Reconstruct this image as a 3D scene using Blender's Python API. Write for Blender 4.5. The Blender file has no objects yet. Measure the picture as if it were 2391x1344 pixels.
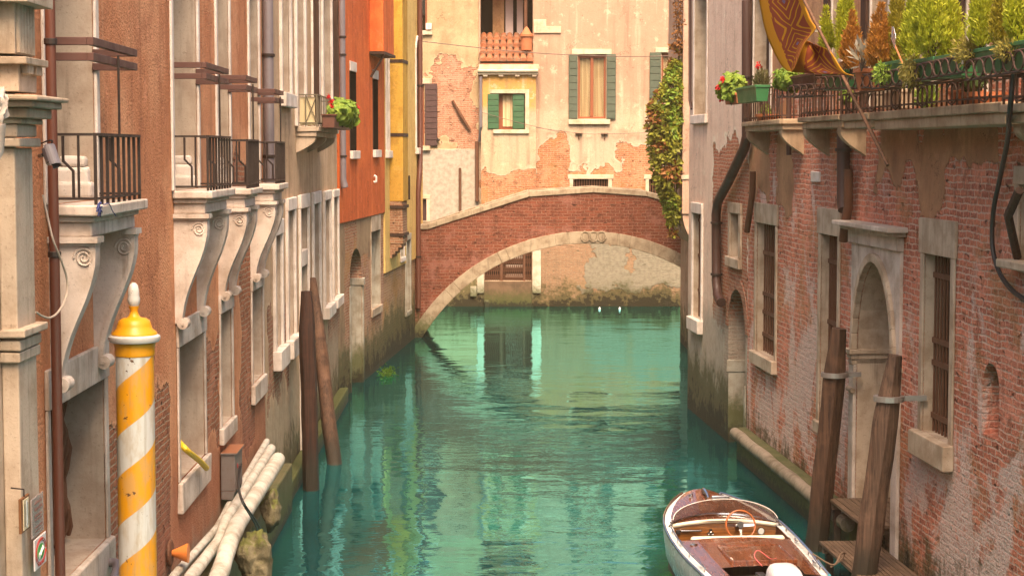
import bpy, bmesh, math, random
from mathutils import Vector, Matrix, noise as mnoise

rad = math.radians
RND = random.Random(11)
SC = bpy.context.scene
COL = SC.collection

# ------------------------------------------------------------------ camera
F, CX, CY, HZ, H = 4300.0, 1195.5, 672.0, 352.0, 6.0     # focal length in photo pixels, centre, horizon row, eye height above the water
PITCH = math.atan((CY - HZ) / F)
cam_d = bpy.data.cameras.new('camera')
cam_d.sensor_fit = 'HORIZONTAL'; cam_d.sensor_width = 36.0
cam_d.lens = F / 2391.0 * 36.0
cam_d.clip_start = 0.1; cam_d.clip_end = 600
cam = bpy.data.objects.new('camera', cam_d); COL.objects.link(cam)
cam.location = (0, 0, H); cam.rotation_euler = (rad(90) - PITCH, 0, 0)
SC.camera = cam

# ------------------------------------------------------------------ light
SUN_EL, SUN_AZ = 58.0, 176.0        # azimuth clockwise from +Y (the view direction): the sun stands behind the viewer, to the right
w = bpy.data.worlds.new('World'); SC.world = w; w.use_nodes = True
nt = w.node_tree; bg = nt.nodes['Background']
sky = nt.nodes.new('ShaderNodeTexSky'); sky.sky_type = 'NISHITA'; sky.sun_disc = False
sky.sun_elevation = rad(SUN_EL); sky.sun_rotation = rad(SUN_AZ)
sky.air_density = 1.0; sky.dust_density = 10.0; sky.ozone_density = 0.3
nt.links.new(sky.outputs[0], bg.inputs[0]); bg.inputs[1].default_value = 0.055
sl = bpy.data.lights.new('sun', 'SUN'); sl.energy = 1.5; sl.angle = rad(38); sl.color = (1.0, 0.68, 0.42)
so = bpy.data.objects.new('sun', sl); COL.objects.link(so); so.location = (10, -20, 30)
sd = Vector((math.sin(rad(SUN_AZ)) * math.cos(rad(SUN_EL)), math.cos(rad(SUN_AZ)) * math.cos(rad(SUN_EL)), math.sin(rad(SUN_EL))))
so.rotation_euler = sd.to_track_quat('Z', 'Y').to_euler()
SC.view_settings.view_transform = 'Standard'; SC.view_settings.look = 'None'
SC.view_settings.exposure = 2.42; SC.view_settings.gamma = 1.0
SC.view_settings.use_curve_mapping = False
SC.cycles.caustics_reflective = False; SC.cycles.caustics_refractive = False
SC.cycles.max_bounces = 10; SC.cycles.diffuse_bounces = 5; SC.cycles.glossy_bounces = 4

# ------------------------------------------------------------------ photo measurements -> metres
def ray(px, py):
    a, b = (px - CX) / F, -(py - CY) / F
    c, s = math.cos(PITCH), math.sin(PITCH)
    return Vector((a, c + b * s, -s + b * c))
def ground(px, py, z=0.0):
    r = ray(px, py); t = (z - H) / r.z
    return Vector((r.x * t, r.y * t, z))
def at(px, py, d):
    r = ray(px, py); t = d / r.y
    return Vector((r.x * t, d, H + r.z * t))

class Frame:
    """a vertical facade plane: local x runs along it (to the right as seen from the canal), y into the wall, z up"""
    def __init__(s, o, d):
        d = Vector((d[0], d[1], 0)).normalized()
        s.o = Vector((o[0], o[1], 0)); s.a = math.atan2(d.y, d.x)
        s.M = Matrix.Translation(s.o) @ Matrix.Rotation(s.a, 4, 'Z'); s.I = s.M.inverted()
    def hit(s, px, py, n=0.0):
        p = s.I @ Vector((0, 0, H)); q = s.I.to_3x3() @ ray(px, py)
        t = (-n - p.y) / q.y
        return p + q * t
    def U(s, px, py=500, n=0.0): return s.hit(px, py, n).x
    def Z(s, px, py, n=0.0): return s.hit(px, py, n).z
    def loc(s, p): return s.I @ Vector(p)

WORLD = Frame((0, 0), (1, 0))

# ------------------------------------------------------------------ mesh building
OFF = {}
class MB:
    def __init__(s): s.v = []; s.f = []; s.m = []
    def face(s, pts, m=0):
        i = len(s.v); s.v += [tuple(p) for p in pts]; s.f.append(tuple(range(i, i + len(pts)))); s.m.append(m)
    def raw(s, vs, fs, m=0):
        i = len(s.v); s.v += [tuple(p) for p in vs]
        for f in fs: s.f.append(tuple(i + k for k in f)); s.m.append(m)
    def box(s, x0, x1, y0, y1, z0, z1, m=0, jit=0.0):
        if x0 > x1: x0, x1 = x1, x0
        if y0 > y1: y0, y1 = y1, y0
        if z0 > z1: z0, z1 = z1, z0
        j = lambda: RND.uniform(-jit, jit) if jit else 0.0
        vs = [(x + j(), y + j(), z + j()) for z in (z0, z1) for y in (y0, y1) for x in (x0, x1)]
        s.raw(vs, [(0, 2, 3, 1), (4, 5, 7, 6), (0, 1, 5, 4), (1, 3, 7, 5), (3, 2, 6, 7), (2, 0, 4, 6)], m)
        return s
    def prism(s, prof, a, b, ax, m=0):
        """extrude a 2-D outline between a and b along axis ax; outline coordinates are the two other axes in order"""
        n = len(prof); vs = []
        for t in (a, b):
            for p in prof:
                q = list(p); q.insert(ax, t); vs.append(tuple(q))
        fs = [tuple(range(n)), tuple(range(2 * n - 1, n - 1, -1))]
        fs += [(i, n + i, n + (i + 1) % n, (i + 1) % n) for i in range(n)]
        s.raw(vs, fs, m); return s
    def tube(s, path, r, seg=10, cap=True, m=0, squash=None):
        P = [Vector(p) for p in path]; n = len(P)
        rs = r if isinstance(r, (list, tuple)) else [r] * n
        t0 = (P[1] - P[0]).normalized()
        up = Vector((0, 0, 1)) if abs(t0.z) < .9 else Vector((1, 0, 0))
        nx = t0.cross(up).normalized(); vs = []; fs = []
        for i in range(n):
            if i == 0: t = P[1] - P[0]
            elif i == n - 1: t = P[-1] - P[-2]
            else: t = (P[i + 1] - P[i]).normalized() + (P[i] - P[i - 1]).normalized()
            t = t.normalized() if t.length > 1e-9 else t0
            nx = (nx - t * nx.dot(t)).normalized(); ny = t.cross(nx)
            for k in range(seg):
                an = 2 * math.pi * k / seg
                vs.append(P[i] + nx * (rs[i] * math.cos(an)) + ny * (rs[i] * math.sin(an) * (squash or 1)))
        for i in range(n - 1):
            for k in range(seg):
                k2 = (k + 1) % seg
                fs.append((i * seg + k, i * seg + k2, (i + 1) * seg + k2, (i + 1) * seg + k))
        if cap:
            fs.append(tuple(range(seg - 1, -1, -1))); fs.append(tuple((n - 1) * seg + k for k in range(seg)))
        s.raw(vs, fs, m); return s
    def lathe(s, prof, c=(0, 0, 0), seg=28, m=0, axis='z'):
        """prof: (radius, height) bottom to top"""
        vs = []; fs = []; n = len(prof)
        for r, z in prof:
            for k in range(seg):
                an = 2 * math.pi * k / seg; x, y = r * math.cos(an), r * math.sin(an)
                q = (x, y, z) if axis == 'z' else ((x, z, y) if axis == 'y' else (z, x, y))
                vs.append((c[0] + q[0], c[1] + q[1], c[2] + q[2]))
        for i in range(n - 1):
            for k in range(seg):
                k2 = (k + 1) % seg
                fs.append((i * seg + k, i * seg + k2, (i + 1) * seg + k2, (i + 1) * seg + k))
        fs.append(tuple(range(seg - 1, -1, -1))); fs.append(tuple((n - 1) * seg + k for k in range(seg)))
        s.raw(vs, fs, m); return s
    def build(s, name, mats, parent=None, fr=None, base=(0, 0, 0), smooth=False, bev=0.0, ang=40, seg=2):
        off = OFF[parent.name] if parent else Vector(base)
        me = bpy.data.meshes.new(name)
        me.from_pydata([(x - off.x, y - off.y, z - off.z) for x, y, z in s.v], [], s.f)
        if not isinstance(mats, (list, tuple)): mats = [mats]
        for m in mats: me.materials.append(m)
        if len(mats) > 1: me.polygons.foreach_set('material_index', s.m)
        bm = bmesh.new(); bm.from_mesh(me); bmesh.ops.recalc_face_normals(bm, faces=bm.faces); bm.to_mesh(me); bm.free()
        if smooth:
            me.polygons.foreach_set('use_smooth', [True] * len(me.polygons)); me.set_sharp_from_angle(angle=rad(ang))
        me.update()
        o = bpy.data.objects.new(name, me); COL.objects.link(o)
        if parent: o.parent = parent
        else: o.matrix_world = (fr.M if fr else Matrix()) @ Matrix.Translation(off)
        OFF[o.name] = off
        if bev:
            b = o.modifiers.new('bevel', 'BEVEL'); b.width = bev; b.segments = seg; b.limit_method = 'ANGLE'; b.angle_limit = rad(35)
        return o

def tag(o, label, cat, group=None, kind=None):
    if label: o['label'] = label
    if cat: o['category'] = cat
    if group: o['group'] = group
    if kind: o['kind'] = kind
    return o
def thing(name, label, cat, fr=None, base=(0, 0, 0), group=None):
    o = bpy.data.objects.new(name, None); COL.objects.link(o); o.empty_display_size = .2
    o.matrix_world = (fr.M if fr else Matrix()) @ Matrix.Translation(Vector(base)); OFF[o.name] = Vector(base)
    return tag(o, label, cat, group)

# ------------------------------------------------------------------ materials
class NT:
    def __init__(s, name):
        s.mat = bpy.data.materials.new(name); s.mat.use_nodes = True
        s.t = s.mat.node_tree; s.t.nodes.clear()
        s.out = s.t.nodes.new('ShaderNodeOutputMaterial')
    def n(s, ty, ins=None, out=0, **props):
        nd = s.t.nodes.new(ty)
        for k, v in props.items(): setattr(nd, k, v)
        for k, v in (ins or {}).items():
            sk = nd.inputs[k]
            if isinstance(v, bpy.types.NodeSocket): s.t.links.new(v, sk)
            else: sk.default_value = v
        return nd.outputs[out]
    def math(s, op, a, b=0.0, c=0.0, clamp=False):
        return s.n('ShaderNodeMath', {0: a, 1: b, 2: c}, operation=op, use_clamp=clamp)
    def mix(s, f, a, b, bt='MIX'):
        a = (*a, 1) if isinstance(a, tuple) and len(a) == 3 else a
        b = (*b, 1) if isinstance(b, tuple) and len(b) == 3 else b
        return s.n('ShaderNodeMix', {0: f, 6: a, 7: b}, 2, data_type='RGBA', blend_type=bt)
    def step(s, v, lo, hi, a=0.0, b=1.0):
        return s.n('ShaderNodeMapRange', {0: v, 1: lo, 2: hi, 3: a, 4: b}, interpolation_type='SMOOTHSTEP')
    def noise(s, v, sc, det=4.0, rough=.55, out=0, dist=0.0):
        return s.n('ShaderNodeTexNoise', {'Vector': v, 'Scale': sc, 'Detail': det, 'Roughness': rough, 'Distortion': dist}, out)
    def vmul(s, v, k): return s.n('ShaderNodeVectorMath', {0: v, 1: k}, operation='MULTIPLY')
    def vadd(s, v, k): return s.n('ShaderNodeVectorMath', {0: v, 1: k}, operation='ADD')
    def co(s, which='Object'): return s.n('ShaderNodeTexCoord', out=which)
    def sep(s, v):
        nd = s.t.nodes.new('ShaderNodeSeparateXYZ'); s.t.links.new(v, nd.inputs[0]); return nd.outputs[0], nd.outputs[1], nd.outputs[2]
    def comb(s, x, y, z): return s.n('ShaderNodeCombineXYZ', {0: x, 1: y, 2: z})
    def bump(s, h, st=.5, d=.02, nrm=None):
        i = {'Strength': st, 'Distance': d, 'Height': h}
        if nrm is not None: i['Normal'] = nrm
        return s.n('ShaderNodeBump', i)
    def fin(s, col, rough=.8, nrm=None, spec=.3, metal=0.0, **kw):
        i = {'Base Color': (*col, 1) if isinstance(col, tuple) else col, 'Roughness': rough, 'Metallic': metal, 'Specular IOR Level': spec}
        if nrm is not None: i['Normal'] = nrm
        i.update(kw)
        b = s.n('ShaderNodeBsdfPrincipled', i); s.t.links.new(b, s.out.inputs[0]); return s.mat

def brick_nodes(N, v2, c1, c2, mort, bw=.27, bh=.075, mo=.011):
    nd = N.t.nodes.new('ShaderNodeTexBrick')
    wob = N.noise(v2, 2.5, 2, out=1); wob2 = N.noise(v2, 14, 2, out=1)
    v = N.vadd(v2, N.vadd(N.vmul(N.vadd(wob, (-.5, -.5, -.5)), (.14, .075, 0)), N.vmul(N.vadd(wob2, (-.5, -.5, -.5)), (.045, .028, 0))))
    N.t.links.new(v, nd.inputs['Vector'])
    for k, x in (('Color1', (*c1, 1)), ('Color2', (*c2, 1)), ('Mortar', (*mort, 1)), ('Scale', 1.0), ('Mortar Size', mo), ('Mortar Smooth', .35), ('Bias', -.05), ('Brick Width', bw), ('Row Height', bh)):
        nd.inputs[k].default_value = x
    return nd.outputs[0], nd.outputs[1]

def wall_mat(name, pl, br=((.34, .12, .055), (.20, .07, .04), (.33, .26, .19)), boxes=(), amp=.5, nsc=1.6, eff=0.0, moss=.9, grain=70, streak=.5,
             all_brick=False, patches=(), pcol=(.40, .30, .2), gbump=.5, pamp=None, ramp=None, tint=None, yel=0.0, low=None, uo=0.0, bumpd=.03):
    """plaster that has fallen off the brick inside the given (u0,u1,z0,z1) areas with ragged edges, algae by the water;
       patches: areas of another render; ramp: plaster colours changing up the wall at a height (z, colour, softness)"""
    N = NT(name); co = N.vadd(N.co(), (uo, 0, 0)); x, y, z = N.sep(co)
    v2 = N.comb(N.math('ADD', x, y), z, 0.0)
    n1 = N.noise(co, nsc, 6, .62); n2 = N.noise(co, .55, 3, .5); n3 = N.noise(co, 6, 5, .6); fine = N.noise(co, grain, 3, .6)
    st = N.noise(N.vmul(co, (3.2, 3.2, .22)), 1.0, 5, .6)
    def area(bs, a, src):
        best = None
        for (u0, u1, z0, z1) in bs:
            d = N.math('MINIMUM', N.math('MINIMUM', N.math('SUBTRACT', x, u0), N.math('SUBTRACT', u1, x)), N.math('MINIMUM', N.math('SUBTRACT', z, z0), N.math('SUBTRACT', z1, z)))
            best = d if best is None else N.math('MAXIMUM', best, d)
        return N.math('ADD', best, N.math('ADD', N.math('MULTIPLY', N.math('SUBTRACT', src, .5), a * 3.2), N.math('MULTIPLY', N.math('SUBTRACT', N.noise(co, .7, 3, .5), .5), a * 3.0)))
    # plaster
    pc = N.mix(N.step(N.math('ADD', n2, N.math('MULTIPLY', N.math('SUBTRACT', n3, .5), .18)), .44, .56), pl[0], pl[1])
    if ramp:
        for (rz, rc, soft) in ramp:
            pc = N.mix(N.step(N.math('ADD', z, N.math('MULTIPLY', N.math('SUBTRACT', n1, .5), soft * 2)), rz - soft * .5, rz + soft * .5), pc, rc)
    pc = N.mix(N.step(n1, .50, .66, 0, .75), pc, pl[2])
    pc = N.mix(N.step(N.noise(co, 2.8, 6, .7), .56, .64, 0, .55), pc, tuple(min(.85, c * 1.3 + .05) for c in pl[1]))
    pc = N.mix(N.step(st, .5, .78, 0, streak), pc, tuple(c * .5 for c in pl[2]))
    pc = N.mix(N.step(st, .46, .25, 0, streak * .7), pc, tuple(min(.8, c * 1.35 + .04) for c in pl[0]))
    pc = N.mix(N.step(N.noise(co, 13, 4, .7), .50, .66, 0, .35), pc, tuple(c * .5 for c in pl[1]))
    pc = N.mix(N.step(fine, .35, .7, 0, .35), pc, tuple(c * .45 for c in pl[0]))
    ck = N.math('ABSOLUTE', N.math('SUBTRACT', N.noise(co, .9, 7, .6, dist=.5), .5))
    pc = N.mix(N.math('MULTIPLY', N.step(ck, .0045, .0015), N.step(n2, .48, .58, 0, .75)), pc, tuple(c * .3 for c in pl[2]))
    ph = N.math('ADD', N.math('MULTIPLY', n3, .5), N.math('MULTIPLY', fine, .4 * gbump))
    col, hgt = pc, ph
    if boxes or all_brick:
        bc, bf = brick_nodes(N, v2, *br)
        bn = N.noise(co, 3.2, 5, .65); bn2 = N.noise(co, 22, 3, .6)
        bc = N.mix(N.step(N.noise(co, 1.1, 5, .65), .52, .62, 0, .55), bc, tuple(min(.9, c * 1.25 + k) for c, k in zip(br[0], (.06, .07, .07))))
        bc = N.mix(N.step(bn, .50, .66, 0, .7), bc, tuple(c * .36 for c in br[0]))
        bc = N.mix(N.step(bn2, .45, .70, 0, .55), bc, tuple(min(.9, c * 1.5 + .05) for c in br[0]))
        hole = N.step(N.noise(N.vmul(v2, (4, 9, 1)), 1, 2, .5), (.66), .71)
        bc = N.mix(N.math('MULTIPLY', hole, .85), bc, tuple(c * .16 for c in br[0]))
        if yel: bc = N.mix(N.step(N.noise(co, .8, 4, .6), .5, .62, 0, yel), bc, (.40, .22, .07))
        if eff:
            e1 = N.math('ADD', N.noise(N.vmul(co, (1.0, 1.0, .6)), .9, 6, .68, dist=.6), N.step(z, 5.0, 1.5, -.06, .05))
            e2 = N.noise(v2, 30, 4, .7)
            e = N.math('MULTIPLY', N.step(e1, .50, .59), N.step(e2, .36, .58, .25, 1))
            bc = N.mix(N.math('MULTIPLY', e, eff), bc, (.66, .53, .47))
        bh = N.math('ADD', N.math('MULTIPLY', N.math('ADD', bf, N.math('MULTIPLY', hole, 1.5)), -1.0), N.math('ADD', N.math('MULTIPLY', bn2, .7), N.math('MULTIPLY', N.noise(v2, 6, 4, .7), .9)))
        if all_brick and not boxes: col, hgt = bc, bh
        elif all_brick:
            # brick everywhere, render left standing inside the boxes
            am = N.step(area(boxes, amp, n1), -.02, .02)
            col = N.mix(am, bc, pc); hgt = N.math('ADD', N.math('MULTIPLY', bh, N.math('SUBTRACT', 1.0, am)), N.math('MULTIPLY', am, N.math('ADD', ph, 1.6)))
        else:
            ar = area(boxes, amp, n1)
            am = N.step(ar, -.02, .02)
            edge = N.math('MULTIPLY', N.step(ar, -.14, -.01), N.math('SUBTRACT', 1.0, am))
            pc = N.mix(N.math('MULTIPLY', edge, .5), pc, tuple(min(.8, c * 1.2 + .05) for c in pl[0]))
            col = N.mix(am, pc, bc); hgt = N.math('ADD', N.math('MULTIPLY', bh, am), N.math('MULTIPLY', N.math('SUBTRACT', 1.0, am), N.math('ADD', ph, 1.8)))
    if patches:
        pm = N.step(area(patches, pamp or amp * .6, N.noise(co, 2.3, 6, .6)), -.02, .02)
        col = N.mix(pm, col, N.mix(N.step(n3, .35, .7, 0, .7), pcol, tuple(c * .55 for c in pcol)))
        hgt = N.math('ADD', N.math('MULTIPLY', hgt, N.math('SUBTRACT', 1.0, N.math('MULTIPLY', pm, .6))), N.math('MULTIPLY', pm, 2.0))
    if low:      # (height, colour): grey cement or salt-bleached zone low on the wall
        for (lz, lc, la) in low:
            lm = N.step(N.math('ADD', z, N.math('MULTIPLY', N.math('SUBTRACT', n1, .5), 1.4)), lz + .25, lz - .35, 0, la)
            col = N.mix(lm, col, N.mix(N.step(n3, .3, .75, 0, .6), lc, tuple(c * .5 for c in lc)))
    if moss:
        mz = N.math('ADD', z, N.math('ADD', N.math('MULTIPLY', N.math('SUBTRACT', n3, .5), 1.6), N.math('MULTIPLY', N.math('SUBTRACT', n1, .5), 1.8)))
        col = N.mix(N.step(mz, moss + .40, moss - .2, 0, .85), col, N.mix(N.step(fine, .4, .6), (.075, .085, .025), (.05, .04, .02)))
        col = N.mix(N.step(mz, moss * .6, moss * .25, 0, .9), col, (.018, .017, .010))
    return N.fin(col, .88, N.bump(hgt, .9, bumpd), .2)

def stone_mat(name, c=(.60, .52, .45), d=(.39, .31, .245), dirt=.5, moss=None, sc=1.0):
    N = NT(name); co = N.co(); x, y, z = N.sep(co)
    a = N.noise(co, 2.2 * sc, 6, .62); b = N.noise(co, 40, 4, .6); st = N.noise(N.vmul(co, (9, 9, .8)), 1, 4, .6); p = N.noise(co, 11, 5, .7)
    col = N.mix(N.step(a, .38, .68), c, d)
    col = N.mix(N.step(st, .52, .75, 0, dirt), col, tuple(k * .45 for k in d))
    col = N.mix(N.step(b, .58, .72, 0, .4), col, tuple(k * .35 for k in d))
    col = N.mix(N.step(p, .62, .74, 0, .5), col, (.12, .085, .06))
    if moss is not None:
        mz = N.math('ADD', z, N.math('MULTIPLY', N.math('SUBTRACT', p, .5), .8))
        col = N.mix(N.step(mz, moss + .3, moss - .3, 0, .85), col, (.06, .075, .02))
        col = N.mix(N.step(mz, moss * .5, moss * .1, 0, .9), col, (.015, .015, .01))
    return N.fin(col, .8, N.bump(N.math('ADD', N.math('MULTIPLY', b, .4), N.math('MULTIPLY', p, .8)), .5, .012), .25)

def wood_mat(name, c=(.16, .075, .035), d=(.06, .028, .015), grain=(26, 26, .9), rough=.75, coat=0.0, bump=.6, wet=None):
    N = NT(name); co = N.co(); x, y, z = N.sep(co)
    g = N.noise(N.vmul(co, grain), 1, 6, .65, dist=.8); a = N.noise(co, 2.0, 4, .6); cr = N.noise(N.vmul(co, tuple(k * 2.2 for k in grain)), 1, 3, .5)
    col = N.mix(N.step(g, .33, .68), c, d); col = N.mix(N.step(a, .5, .75, 0, .6), col, tuple(k * 1.7 for k in c))
    col = N.mix(N.step(cr, .64, .72, 0, .8), col, tuple(k * .3 for k in d))
    if wet is not None:
        mz = N.math('ADD', z, N.math('MULTIPLY', N.math('SUBTRACT', a, .5), .6))
        col = N.mix(N.step(mz, wet + .3, wet - .25, 0, .85), col, (.02, .018, .012))
    return N.fin(col, rough, N.bump(N.math('SUBTRACT', g, cr), bump, .012), .35, **({'Coat Weight': coat, 'Coat Roughness': .06} if coat else {}))

def paint_mat(name, c, rough=.5, wear=.3, wc=(.10, .05, .03), metal=0.0, spec=.4, bump=.15):
    N = NT(name); co = N.co()
    a = N.noise(co, 5, 6, .65); b = N.noise(co, 30, 4, .6)
    col = N.mix(N.step(a, .5, .8, 0, wear), c, tuple(k * .55 for k in c)); col = N.mix(N.step(b, .66, .72, 0, wear), col, wc)
    return N.fin(col, N.step(a, .3, .7, rough * .85, min(1, rough * 1.2)), N.bump(b, bump, .004), spec, metal)

def leaf_mat(name, c1, c2, tr=.35):
    N = NT(name); info = N.n('ShaderNodeNewGeometry', out='Random Per Island'); a = N.noise(N.co(), 3, 2)
    col = N.mix(N.math('ADD', N.math('MULTIPLY', info, .7), N.math('MULTIPLY', a, .3)), c1, c2)
    d = N.n('ShaderNodeBsdfPrincipled', {'Base Color': col, 'Roughness': .55, 'Specular IOR Level': .3})
    t = N.n('ShaderNodeBsdfTranslucent', {'Color': col}); s = N.n('ShaderNodeMixShader', {0: tr, 1: d, 2: t})
    N.t.links.new(s, N.out.inputs[0]); return N.mat

def plain(name, c, rough=.6, metal=0.0, spec=.4, **kw): return NT(name).fin(c, rough, None, spec, metal, **kw)

M = {}
M['stone'] = stone_mat('istrian_stone')
M['stone_low'] = stone_mat('istrian_stone_by_water', (.42, .39, .32), (.26, .22, .16), .5, moss=.9)
M['stone_warm'] = stone_mat('warm_stone', (.50, .40, .30), (.32, .235, .16), .5)
M['stone_white'] = stone_mat('white_stone', (.72, .645, .58), (.54, .46, .39), .3)
M['arch_stone'] = stone_mat('bridge_stone', (.38, .31, .22), (.24, .18, .12), .5, moss=.6, sc=1.6)
M['dark'] = plain('opening_shade', (.012, .009, .007), .9, spec=.1)  # near-black backing that paints the shade inside openings
M['darkwood'] = wood_mat('dark_wood', (.055, .025, .015), (.022, .011, .007))
M['iron'] = paint_mat('wrought_iron', (.035, .022, .018), .55, .5, (.10, .04, .02), 0.3)
M['iron_glow'] = paint_mat('glow_washed_iron', (.075, .038, .026), .6, .5, (.16, .07, .035), 0.2)  # terrace iron made lighter and browner, the warm glow put into its colour
M['rust'] = paint_mat('rusty_iron', (.11, .045, .022), .8, .6, (.20, .08, .03))
M['brownpipe'] = paint_mat('brown_painted_pipe', (.105, .034, .02), .45, .2, (.16, .07, .04))
M['darkpipe'] = paint_mat('dark_brown_pipe', (.055, .026, .020), .5, .25, (.16, .07, .04))
M['greypipe'] = paint_mat('grey_zinc_pipe', (.20, .17, .18), .5, .4, (.25, .12, .08), .3)
M['glass'] = plain('window_glass', (.03, .035, .035), .06, spec=.8)
M['curtain'] = None
M['tile'] = None
# ------------------------------------------------------------------ the canal: ground, water
def make_setting():
    N = NT('canal_bed_mud'); co = N.co()
    bed = MB(); bed.face([(-300, -150, -1.6), (300, -150, -1.6), (300, 400, -1.6), (-300, 400, -1.6)])
    tag(bed.build('ground', N.fin(N.mix(N.noise(co, .5), (.02, .03, .025), (.05, .05, .04)), .9)), None, None, kind='structure')
    N = NT('canal_water'); co = N.co()
    x, y, z = N.sep(co)
    big = N.noise(N.vmul(co, (.45, .55, 1)), 1.0, 2, .5)
    mid = N.noise(N.vmul(co, (1.5, 2.6, 1)), 1.0, 3, .55, dist=.5)
    sml = N.noise(N.vmul(co, (5, 8, 1)), 1.0, 2, .5)
    zone = N.step(N.noise(N.vmul(co, (.22, .10, 1)), 1.0, 3, .5), .36, .66, .35, 1.15)
    h = N.math('ADD', N.math('MULTIPLY', big, .9), N.math('MULTIPLY', zone, N.math('ADD', N.math('MULTIPLY', mid, .30), N.math('MULTIPLY', sml, .06))))
    nb = N.bump(h, 1.0, .036)
    murk = N.mix(N.step(N.noise(N.vmul(co, (.35, .16, 1)), 1, 3, .5), .35, .7), (.002, .046, .050), (.007, .105, .108))
    dif = N.n('ShaderNodeBsdfDiffuse', {'Color': murk, 'Normal': nb})
    gl = N.n('ShaderNodeBsdfGlossy', {'Color': (.30, .94, 1.0, 1), 'Roughness': .02, 'Normal': nb})
    fr = N.n('ShaderNodeFresnel', {'IOR': 1.75, 'Normal': nb})
    ms = N.n('ShaderNodeMixShader', {0: N.math('MULTIPLY', fr, 1.6, clamp=True), 1: dif, 2: gl})
    N.t.links.new(ms, N.out.inputs[0])
    wa = MB(); wa.face([(-300, -150, 0), (300, -150, 0), (300, 400, 0), (-300, 400, 0)])
    tag(wa.build('canal_water', N.mat), None, None, kind='structure')
make_setting()

# ------------------------------------------------------------------ houses
class House:
    def __init__(s, name, label, fr, u0, u1, height, depth=7.0):
        s.fr, s.u0, s.u1, s.h, s.d = fr, u0, u1, height, depth
        s.root = thing(name, label, 'house', fr, (u0, 0, 0)); s.holes = []
    def U(s, px, py=500, n=0.0): return s.fr.U(px, py, n)
    def Z(s, px, py, n=0.0): return s.fr.Z(px, py, n)
    def hole(s, u0, u1, z0, z1, dep=.4, arch=None, rm=1): s.holes.append((u0, u1, z0, z1, dep, arch, rm))
    def part(s, mb, name, mat, **k): return mb.build(name, mat, s.root, **k)
    def wall(s, front, reveal, back=None, zbot=-1.5, roof=True, coat=None):
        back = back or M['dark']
        us = sorted({s.u0, s.u1} | {h[0] for h in s.holes} | {h[1] for h in s.holes}); zs = sorted({zbot, s.h} | {h[2] for h in s.holes} | {h[3] for h in s.holes} | ({coat[0]} if coat else set()))
        yf = lambda z: -coat[1] if coat and z >= coat[0] - 1e-6 else 0.0
        m = MB()
        for a, b in zip(us, us[1:]):
            run = None
            for c, d in zip(zs, zs[1:]):
                cu, cz = (a + b) / 2, (c + d) / 2
                inside = any(h[0] < cu < h[1] and h[2] < cz < h[3] for h in s.holes)
                if run and coat and abs(c - coat[0]) < 1e-6:
                    m.face([(a, 0, run[0]), (b, 0, run[0]), (b, 0, c), (a, 0, c)], 0); run = None
                    m.face([(a, 0, c), (b, 0, c), (b, -coat[1], c), (a, -coat[1], c)], 3)
                if not inside: run = [run[0], d] if run else [c, d]
                if (inside or d == zs[-1]) and run:
                    y0 = yf(run[0]); m.face([(a, y0, run[0]), (b, y0, run[0]), (b, y0, run[1]), (a, y0, run[1])], 3 if y0 else 0); run = None
        for (a, b, c, d, dep, arch, rm) in s.holes:
            top = arch if arch is not None else d; F0 = yf(c)
            if c > zbot + .01: m.face([(a, F0, c), (b, F0, c), (b, dep, c), (a, dep, c)], rm)
            m.face([(a, F0, c), (a, dep, c), (a, dep, top), (a, F0, top)], rm)
            m.face([(b, F0, c), (b, F0, top), (b, dep, top), (b, dep, c)], rm)
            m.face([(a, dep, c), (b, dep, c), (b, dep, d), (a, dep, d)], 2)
            if arch is None: m.face([(a, F0, d), (a, dep, d), (b, dep, d), (b, F0, d)], rm)
            else:
                n = 14; pts = [((a + b) / 2 - (b - a) / 2 * math.cos(math.pi * i / n), arch + (d - arch) * math.sin(math.pi * i / n)) for i in range(n + 1)]
                for i in range(n):
                    p, q = pts[i], pts[i + 1]
                    m.face([(p[0], F0, p[1]), (p[0], dep, p[1]), (q[0], dep, q[1]), (q[0], F0, q[1])], rm)
                    cx = a if i < n // 2 else b
                    m.face([(cx, F0, d), (p[0], F0, p[1]), (q[0], F0, q[1])], 0)
        D = s.d
        for uu in (s.u0, s.u1):
            zc = coat[0] if coat else s.h
            m.face([(uu, 0, zbot), (uu, 0, zc), (uu, D, zc), (uu, D, zbot)], 0)
            if coat: m.face([(uu, -coat[1], zc), (uu, -coat[1], s.h), (uu, D, s.h), (uu, D, zc)], 3)
        m.face([(s.u0, D, zbot), (s.u0, D, s.h), (s.u1, D, s.h), (s.u1, D, zbot)], 0)
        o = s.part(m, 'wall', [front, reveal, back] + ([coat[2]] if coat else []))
        if roof:
            r = MB(); r.prism([(0.0, s.h + .02), (D, s.h + .02), (D / 2, s.h + D * .08)], s.u0, s.u1, 0); s.part(r, 'roof', M['tile'])
        return o

def tiles_mat():
    N = NT('clay_roof_tiles'); co = N.co(); a = N.noise(co, 7, 5, .6); b = N.noise(co, 1.6, 3); i = N.n('ShaderNodeNewGeometry', out='Random Per Island')
    return N.fin(N.mix(N.step(a, .4, .7), N.mix(i, (.34, .12, .05), (.22, .075, .035)), N.mix(b, (.10, .05, .03), (.30, .20, .13))), .85, N.bump(a, .5, .01))
M['tile'] = tiles_mat()
def curtain_mat():
    N = NT('cream_curtain'); co = N.co(); x, y, z = N.sep(co)
    a = N.noise(N.vmul(co, (16, 1, .3)), 1, 2, .5)
    return N.fin(N.mix(N.step(a, .3, .7), (.66, .50, .30), (.42, .29, .15)), .9, N.bump(a, .8, .03))
M['curtain'] = curtain_mat()

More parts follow.
